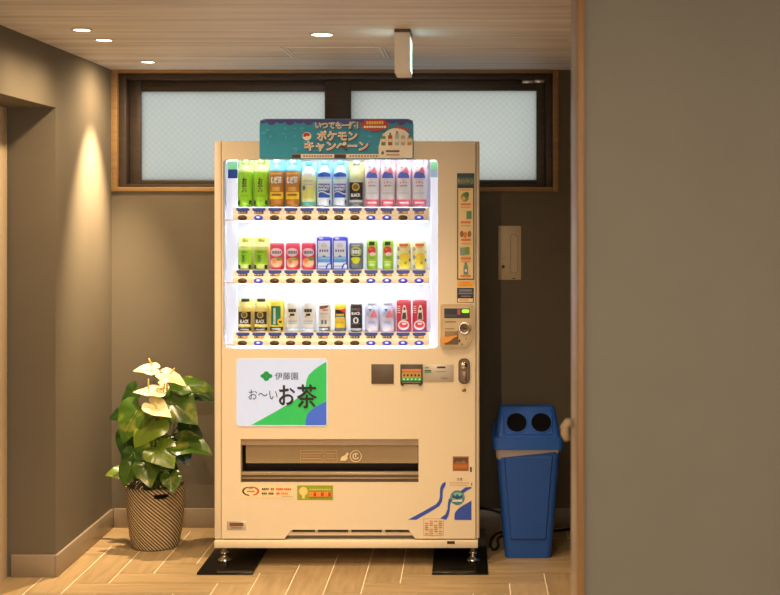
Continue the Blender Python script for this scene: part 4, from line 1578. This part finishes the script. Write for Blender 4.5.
# raised front panel following the taper
zf = lambda t: .001 + (qz(447) - .001) * t
yf = lambda t: YQ - .01 + .022 * (1 - t)
wf = lambda t: wb_ + (wt - wb_) * t
t0, t1 = .16, .93
ft = []
for t in (t0, t1):
    hw = wf(t) / 2 - .030
    ft.append([(bx - hw, yf(t), zf(t)), (bx + hw, yf(t), zf(t))])
q = [Vector(ft[0][0]), Vector(ft[0][1]), Vector(ft[1][1]), Vector(ft[1][0])]
outq = [v + Vector((0, -.007, 0)) for v in q]
cen = sum(outq, Vector()) / 4
inq = [cen + (v - cen) * .95 for v in outq]
body.add(q + inq, [(0, 1, 5, 4), (1, 2, 6, 5), (2, 3, 7, 6), (3, 0, 4, 7), (4, 5, 6, 7)], M_BLUE)
bo = body.build('body', bn)
lid = MB()
zr0, zr1, zl = qz(449), qz(436.8), .652
frustum(lid, bx, YQ - .022, YQ + .372, 70.0 / SQ, 71.0 / SQ, zr0, zr1, M_BLUE2, .022)
# hood: slanted front face, tapering sides
h0, h1 = 64.0 / SQ, 56.0 / SQ
rA = [(x_, y_, zr1) for x_, y_ in rrect(bx - h0 / 2, bx + h0 / 2, YQ - .008, YQ + .358, .020)]
rB = [(x_, y_, zl - .008) for x_, y_ in rrect(bx - h1 / 2, bx + h1 / 2, YQ + .055, YQ + .170, .020)]
rC = [(x_, y_, zl) for x_, y_ in rrect(bx - h1 / 2 + .008, bx + h1 / 2 - .008, YQ + .063, YQ + .160, .016)]
m = len(rA)
lid.add(rA + rB + rC, [(i, (i + 1) % m, m + (i + 1) % m, m + i) for i in range(m)] + [(m + i, m + (i + 1) % m, 2 * m + (i + 1) % m, 2 * m + i) for i in range(m)] + [list(range(2 * m, 3 * m))], M_BLUE2)
lo = lid.build('lid', bn)
# front frame with two holes, lying on the slanted face
A_, B_ = Vector((0, YQ - .008, zr1)), Vector((0, YQ + .055, zl - .008))
sl_d = (B_ - A_).normalized()
sl_n = Vector((0, -sl_d.z, sl_d.y))


def on_slope(u, v, d): return Vector((u, 0, 0)) + A_ + sl_d * v + sl_n * d


SLH = (B_ - A_).length
pn = MB()
ol = rrect(bx - .108, bx + .108, .008, SLH - .004, .016)
top = [(bx + (u - bx) * .965, SLH / 2 + (v - SLH / 2) * .95) for u, v in ol]
mm_ = len(ol)
pn.add([on_slope(u, v, .0005) for u, v in ol] + [on_slope(u, v, .004) for u, v in top], [(i, (i + 1) % mm_, mm_ + (i + 1) % mm_, mm_ + i) for i in range(mm_)] + [list(range(mm_, 2 * mm_))], M_BLUE2)
pn.build('hood_panel', lo)
for px in (516.6, 541.2):
    cu_, cv_ = qx(px) * (YQ + .03) / YQ, SLH * .50
    hl = MB()
    n = 28
    pr = [(.047, .0045), (.047, .008), (.043, .008), (.043, .0050)]
    vs = [on_slope(cu_ + r * math.cos(2 * PI * k / n), cv_ + r * math.sin(2 * PI * k / n), d) for r, d in pr for k in range(n)]
    hl.add(vs, [(j * n + k, j * n + (k + 1) % n, (j + 1) * n + (k + 1) % n, (j + 1) * n + k) for j in range(3) for k in range(n)], M_BLUE2, True)
    hl.add([on_slope(cu_ + .0432 * math.cos(2 * PI * k / n), cv_ + .0432 * math.sin(2 * PI * k / n), .0050) for k in range(n)], [list(range(n))], mat('bin_hole_black', (.004, .004, .006), .9, spec=.1))
    hl.build('hole_rim', lo)
# plastic liner showing below the lid
ln = MB()
M_LINER = mat('clear_liner', (.55, .50, .50), .3, trans=.45)
loop_t = rrect(bx - wt / 2 - .003, bx + wt / 2 + .003, YQ - .019, YQ + .365, .022, n=6)
m = len(loop_t)
vs = [(a, b, zr0 + .004) for a, b in loop_t]
for i, (a, b) in enumerate(loop_t):
    f_ = (a - bx) / wt
    dz = .020 - .030 * f_ + .006 * math.sin(i * 1.7) + (.006 if b < YQ else -.012)
    vs.append((bx + (a - bx) * .985, b + (.0025 if b < YQ + .1 else -.0025), zr0 - dz))
ln.add(vs, [(i, (i + 1) % m, m + (i + 1) % m, m + i) for i in range(m)], M_LINER, True)
ln.build('liner_bag', bn, 'clear plastic liner edge')

# ================================================================== wall plate
wpl = thing('wall_plate', 'beige metal plate with oval slot on the dark wall right of the machine', 'wall plate', (wx(509.5), YB, wz(279.8)))
wp_ = Print(lambda u, v, l: (wx(u), YB - .008 - .0003 * l, wz(v)))
M_PLT = mat('beige_metal', (.60, .49, .33), .45)
wp_.box(wx(498.3), wx(521), YB - .008, YB - .0003, wz(279.8), wz(225.8), M_PLT, .001)
wp_.rrect(510.2, 518.0, 273.4, 234.2, 3.6, mat('plate_line', (.30, .24, .17), .5))
wp_.rrect(510.8, 517.4, 272.8, 234.8, 3.2, M_PLT)
wp_.rect(512.2, 515.6, 279.0, 278.0, P_BRN)
wp_.rect(501.6, 505, 258.4, 257.9, mat('plate_line', (1, 1, 1)))
wp_.build('face_plate', wpl, recalc=False)
MB().lathe([(0, YB - .013), (.006, YB - .012), (.0075, YB - .0085)], mat('dark_brass', (.15, .10, .05), .4, .6), 16, (wx(503.2), 0, wz(266.6)), axis='y').build('lock', wpl)

# ================================================================== power cable
cbm = MB()
yb_ = 6.275
pts = [(.030, 6.262, .10), (.07, 6.285, .098), (.12, 6.285, .088), (.17, 6.28, .070), (.21, 6.27, .045), (.235, 6.24, .016), (.20, 6.20, .008), (.145, 6.18, .008), (.11, 6.08, .008), (.100, 5.95, .008), (.115, 5.87, .008), (.136, 5.93, .008), (.137, 6.07, .008), (.19, 6.155, .008), (.27, 6.18, .008), (.40, 6.22, .008), (.5, 6.26, .008)]
sm = []
for i in range(len(pts) - 1):
    p0, p1, p2, p3 = (Vector(pts[max(0, min(len(pts) - 1, i + k))]) for k in (-1, 0, 1, 2))
    for k in range(5):
        t = k / 5
        sm.append(.5 * ((2 * p1) + (-p0 + p2) * t + (2 * p0 - 5 * p1 + 4 * p2 - p3) * t * t + (-p0 + 3 * p1 - 3 * p2 + p3) * t ** 3))
for v in sm:
    v.z = max(v.z, .0072)
cbm.tube(sm, .006, M_BLACK, 8)
tag(cbm.build('power_cable'), 'black power cable looping from the machine behind the blue bin', 'cable')

# ================================================================== potted plant
PX, PY = -1.412, 5.965
pt_ = thing('potted_plant', 'anthurium with white flowers in a striped woven basket', 'potted plant', (PX, PY, 0))
M_BASK = mat('woven_basket', (.6, .4, .2), .7)
nt, b, N, L = nodes_of(M_BASK)
tc = N('ShaderNodeTexCoord')
sp = N('ShaderNodeSeparateXYZ')
L(tc.outputs['Object'], sp.inputs[0])
ang = mth('MULTIPLY', mth('ARCTAN2', sp.outputs[1], sp.outputs[0]), 1 / (2 * PI))
zz = sp.outputs[2]
k1 = mth('ADD', mth('MULTIPLY', ang, 42), mth('MULTIPLY', zz, 60))
k2 = mth('SUBTRACT', mth('MULTIPLY', ang, 84), mth('MULTIPLY', zz, 190))
s1_ = mth('SINE', mth('MULTIPLY', k1, 2 * PI))
s2_ = mth('SINE', mth('MULTIPLY', k2, 2 * PI))
sm_ = mth('ADD', s1_, mth('MULTIPLY', s2_, .40))
rmp = N('ShaderNodeValToRGB')
rmp.color_ramp.elements[0].position, rmp.color_ramp.elements[0].color = .38, (.085, .045, .018, 1)
rmp.color_ramp.elements[1].position, rmp.color_ramp.elements[1].color = .62, (.66, .52, .32, 1)
L(mth('ADD', mth('MULTIPLY', sm_, .36), .5), rmp.inputs[0])
L(rmp.outputs[0], b.inputs['Base Color'])
bp = N('ShaderNodeBump')
bp.inputs['Strength'].default_value = .6
bp.inputs['Distance'].default_value = .004
L(sm_, bp.inputs['Height'])
L(bp.outputs[0], b.inputs['Normal'])

HB = .278
bk = MB()
prof = [(.098, .0008), (.104, .006), (.113, .05), (.121, .11), (.128, .18), (.132, .24), (.133, HB - .008), (.131, HB), (.125, HB), (.125, HB - .03), (.120, .20)]
seg = 72
hole = [(-.7, .16, .235, .254), (.62, 0, 0, 0)]
vs, fs = [], []
NR = 60
zs = []
for (r0, z0), (r1, z1) in zip(prof[:-1], prof[1:]):
    k = max(1, int(abs(z1 - z0) / .006))
    for i in range(k):
        zs.append((r0 + (r1 - r0) * i / k, z0 + (z1 - z0) * i / k))
zs.append(prof[-1])
for r, z in zs:
    for k in range(seg):
        a = 2 * PI * k / seg
        rr = r + .0012 * math.sin(54 / 3 * a + z * 160)
        vs.append((PX + rr * math.cos(a), PY + rr * math.sin(a), z))
for j in range(len(zs) - 1):
    for k in range(seg):
        a = 2 * PI * (k + .5) / seg
        zc = (zs[j][1] + zs[j + 1][1]) / 2
        cut = False
        for ha in (-1.15, -1.15 + PI):      # handle openings through the wall
            d = (a - ha + PI) % (2 * PI) - PI
            if abs(d * .132) < .034 and .236 < zc < .259 and (abs(d * .132) / .034) ** 2 + ((zc - .2475) / .0125) ** 2 < 1.25:
                cut = True
        if not cut:
            fs.append((j * seg + k, j * seg + (k + 1) % seg, (j + 1) * seg + (k + 1) % seg, (j + 1) * seg + k))
fs.append(list(range(seg))[::-1])
bk.add(vs, fs, M_BASK, True)
bk.build('basket', pt_, 'dark and cream diagonal woven basket', recalc=False)
M_SOIL = mat('soil', (.03, .02, .012), .95, var=.4)
MB().lathe([(0, .232), (.06, .236), (.1195, .228), (.1195, .10)], M_SOIL, 28, (PX, PY, 0)).build('soil', pt_)

M_LEAF = mat('leaf_green_glare', (.045, .115, .010), .24, var=.35, scale=14, spec=.55, coat=.25)
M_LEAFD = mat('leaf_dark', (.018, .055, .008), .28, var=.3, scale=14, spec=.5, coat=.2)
M_LEAFY = mat('leaf_yellow_green', (.12, .19, .014), .28, var=.3, scale=10, spec=.5, coat=.2)
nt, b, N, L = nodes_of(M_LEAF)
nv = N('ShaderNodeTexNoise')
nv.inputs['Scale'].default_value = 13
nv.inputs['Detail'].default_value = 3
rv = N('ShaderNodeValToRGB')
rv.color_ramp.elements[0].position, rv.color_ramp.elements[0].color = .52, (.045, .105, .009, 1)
rv.color_ramp.elements[1].position, rv.color_ramp.elements[1].color = .74, (.30, .28, .05, 1)  # yellow patches put lamp glare into the leaf colour
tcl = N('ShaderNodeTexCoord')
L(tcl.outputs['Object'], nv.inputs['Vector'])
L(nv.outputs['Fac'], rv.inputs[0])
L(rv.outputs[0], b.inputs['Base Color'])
M_PET = mat('petiole_green', (.12, .17, .03), .5)
M_SPATHE = mat('spathe_cream', (.82, .72, .38), .42, var=.05)
M_SPADIX = mat('spadix_yellow', (.86, .70, .26), .5)
OUTL = [(0, 1.0), (6, .90), (15, .76), (30, .63), (50, .56), (75, .54), (100, .54), (125, .52), (145, .45), (160, .34), (172, .20), (180, .13)]


def r_of(a):
    a = abs(a)
    for (a0, r0), (a1, r1) in zip(OUTL[:-1], OUTL[1:]):
        if a0 <= a <= a1:
            return r0 + (r1 - r0) * (a - a0) / (a1 - a0)
    return .13


def leaf_blade(A, T, nrm, wide=1., droop=.18, fold=.25, mt=None, cup=0.):
    A, T = Vector(A), Vector(T)
    d = T - A
    Ln = d.length
    d.normalize()
    nrm = Vector(nrm)
    nrm = (nrm - d * nrm.dot(d)).normalized()
    s_ = d.cross(nrm)
    mb = MB()
    na, nr = 36, 6
    vs = [A]
    for j in range(1, nr + 1):
        for k in range(na):
            a = -180 + 360 * k / na
            r = r_of(a) * j / nr * Ln
            x_, y_ = r * math.cos(math.radians(a)), r * math.sin(math.radians(a)) * wide
            z_ = -droop * (x_ / Ln) ** 2 * Ln * (1 if x_ > 0 else .6) + fold * abs(y_) - cup * y_ * y_ / Ln - fold * 1.4 * y_ * y_ / Ln
            z_ += .030 * Ln * math.sin(math.radians(a) * 5 + A.x * 90) * (j / nr) ** 2
            vs.append(A + d * (x_ + droop * .0) + s_ * y_ + nrm * z_)
    fs = [(0, 1 + k, 1 + (k + 1) % na) for k in range(na)]
    for j in range(nr - 1):
        for k in range(na):
            k2 = (k + 1) % na
            fs.append((1 + j * na + k, 1 + (j + 1) * na + k, 1 + (j + 1) * na + k2, 1 + j * na + k2))
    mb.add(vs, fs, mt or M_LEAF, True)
    # raised midrib
    pth = []
    for i in range(7):
        x_ = i / 6 * .96 * Ln
        pth.append(A + d * x_ + nrm * (-droop * (x_ / Ln) ** 2 * Ln + .0008))
    mb.tube(pth, [.0016 - .0002 * i for i in range(7)], M_SPATHE if mt is M_SPATHE else M_PET, 5)
    return mb


def stem(A, base, parent, name, r=.0026, mt=None, bend=.03):
    A, B0 = Vector(A), Vector(base)
    mid = (A + B0) / 2 + Vector(((A.x - PX) * -.15, 0, bend))
    pth = [B0 * (1 - t) ** 2 + mid * 2 * t * (1 - t) + A * t * t for t in [i / 8 for i in range(9)]]
    return MB().tube(pth, [r * 1.25 - r * .35 * i / 8 for i in range(9)], mt or M_PET, 6).build(name, parent)


# attach px, tip px, depth at attach, depth at tip, facing, width, droop, material
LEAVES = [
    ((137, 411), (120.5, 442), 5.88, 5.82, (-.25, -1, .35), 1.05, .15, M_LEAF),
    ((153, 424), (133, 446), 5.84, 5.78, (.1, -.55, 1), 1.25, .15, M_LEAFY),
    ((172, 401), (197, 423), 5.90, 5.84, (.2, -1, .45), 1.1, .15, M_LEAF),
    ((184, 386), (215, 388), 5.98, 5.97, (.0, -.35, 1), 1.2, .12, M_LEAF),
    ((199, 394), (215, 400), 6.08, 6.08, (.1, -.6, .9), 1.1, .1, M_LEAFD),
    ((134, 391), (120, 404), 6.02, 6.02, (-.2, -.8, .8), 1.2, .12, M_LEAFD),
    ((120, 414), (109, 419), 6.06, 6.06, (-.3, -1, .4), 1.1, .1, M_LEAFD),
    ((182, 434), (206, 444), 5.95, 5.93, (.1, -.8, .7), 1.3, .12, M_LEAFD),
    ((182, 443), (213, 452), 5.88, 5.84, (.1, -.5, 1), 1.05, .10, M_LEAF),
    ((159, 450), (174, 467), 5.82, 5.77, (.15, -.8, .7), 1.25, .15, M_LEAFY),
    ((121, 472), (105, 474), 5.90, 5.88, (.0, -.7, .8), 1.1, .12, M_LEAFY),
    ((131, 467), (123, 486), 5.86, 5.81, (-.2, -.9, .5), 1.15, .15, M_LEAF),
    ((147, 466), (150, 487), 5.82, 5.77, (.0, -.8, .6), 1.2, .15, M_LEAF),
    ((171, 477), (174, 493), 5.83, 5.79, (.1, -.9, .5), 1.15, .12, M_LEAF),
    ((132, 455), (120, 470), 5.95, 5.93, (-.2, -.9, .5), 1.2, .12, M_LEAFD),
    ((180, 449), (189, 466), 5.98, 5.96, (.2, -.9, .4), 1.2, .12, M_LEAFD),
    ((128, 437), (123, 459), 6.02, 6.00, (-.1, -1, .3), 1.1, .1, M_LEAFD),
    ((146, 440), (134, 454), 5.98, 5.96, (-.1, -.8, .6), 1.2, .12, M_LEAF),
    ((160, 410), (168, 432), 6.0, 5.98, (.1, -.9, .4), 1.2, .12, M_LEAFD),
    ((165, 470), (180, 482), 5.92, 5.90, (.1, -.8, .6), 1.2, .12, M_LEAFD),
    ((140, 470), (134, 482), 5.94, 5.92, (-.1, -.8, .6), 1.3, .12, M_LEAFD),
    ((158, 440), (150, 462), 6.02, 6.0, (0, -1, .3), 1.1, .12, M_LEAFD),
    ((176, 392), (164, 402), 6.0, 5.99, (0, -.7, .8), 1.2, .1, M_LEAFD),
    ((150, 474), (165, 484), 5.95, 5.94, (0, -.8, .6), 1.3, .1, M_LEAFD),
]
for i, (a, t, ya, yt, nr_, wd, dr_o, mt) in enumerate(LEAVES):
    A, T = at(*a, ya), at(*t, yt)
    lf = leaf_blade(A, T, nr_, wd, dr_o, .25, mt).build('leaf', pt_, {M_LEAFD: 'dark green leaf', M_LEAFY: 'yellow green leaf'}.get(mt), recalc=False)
    th = i * 2.4
    stem(A, (PX + .05 * math.cos(th), PY + .045 * math.sin(th), .232), lf, 'petiole')

# flower: attach, tip, depth, facing, width, spadix foot, spadix tip
FLOWERS = [
    ((153, 369), (133, 369), 5.92, 5.90, (-.1, -.62, 1), 0.95, (152, 366), (148.6, 358)),
    ((166, 375), (187, 384), 5.88, 5.86, (.15, -.5, 1), 0.85, (170, 374.5), (174.6, 368)),
    ((157, 391), (133, 391), 5.85, 5.82, (-.1, -.5, 1), 0.9, (148.6, 389.5), (148.4, 379)),
    ((153, 405), (171.5, 416.5), 5.82, 5.79, (.1, -.75, .8), 0.9, (156, 408), (155, 401.5)),
    ((161, 386), (173, 392), 5.95, 5.94, (.0, -.7, .8), 0.85, (167, 391.5), (167, 381)),
]
for i, (a, t, ya, yt, nr_, wd, s0, s1) in enumerate(FLOWERS):
    A, T = at(*a, ya), at(*t, yt)
    fo_ = leaf_blade(A, T, nr_, wd, .10, .10, M_SPATHE).build('flower', pt_, 'white spathe flower', recalc=False)
    b0, b1 = at(*s0, ya - .012), at(*s1, ya - .02)
    MB().tube([b0 + (b1 - b0) * k / 6 for k in range(7)], [.0042, .0046, .0046, .0044, .004, .0034, .0016], M_SPADIX, 8).build('spadix', fo_)
    stem(A, (PX + .03 * math.cos(i * 1.9), PY + .03 * math.sin(i * 1.9), .232), fo_, 'flower_stem', .0022, None, .05)
# young shoots between the leaves
for i in range(5):
    th = i * 1.3 + .4
    b0 = Vector((PX + .04 * math.cos(th), PY - .02 + .04 * math.sin(th), .23))
    tip = b0 + Vector((.05 * math.cos(th), -.02, .16 + .02 * i))
    MB().tube([b0 + (tip - b0) * k / 6 for k in range(7)], [.0028] * 4 + [.0024, .002, .001], M_PET, 6).build('shoot', pt_)
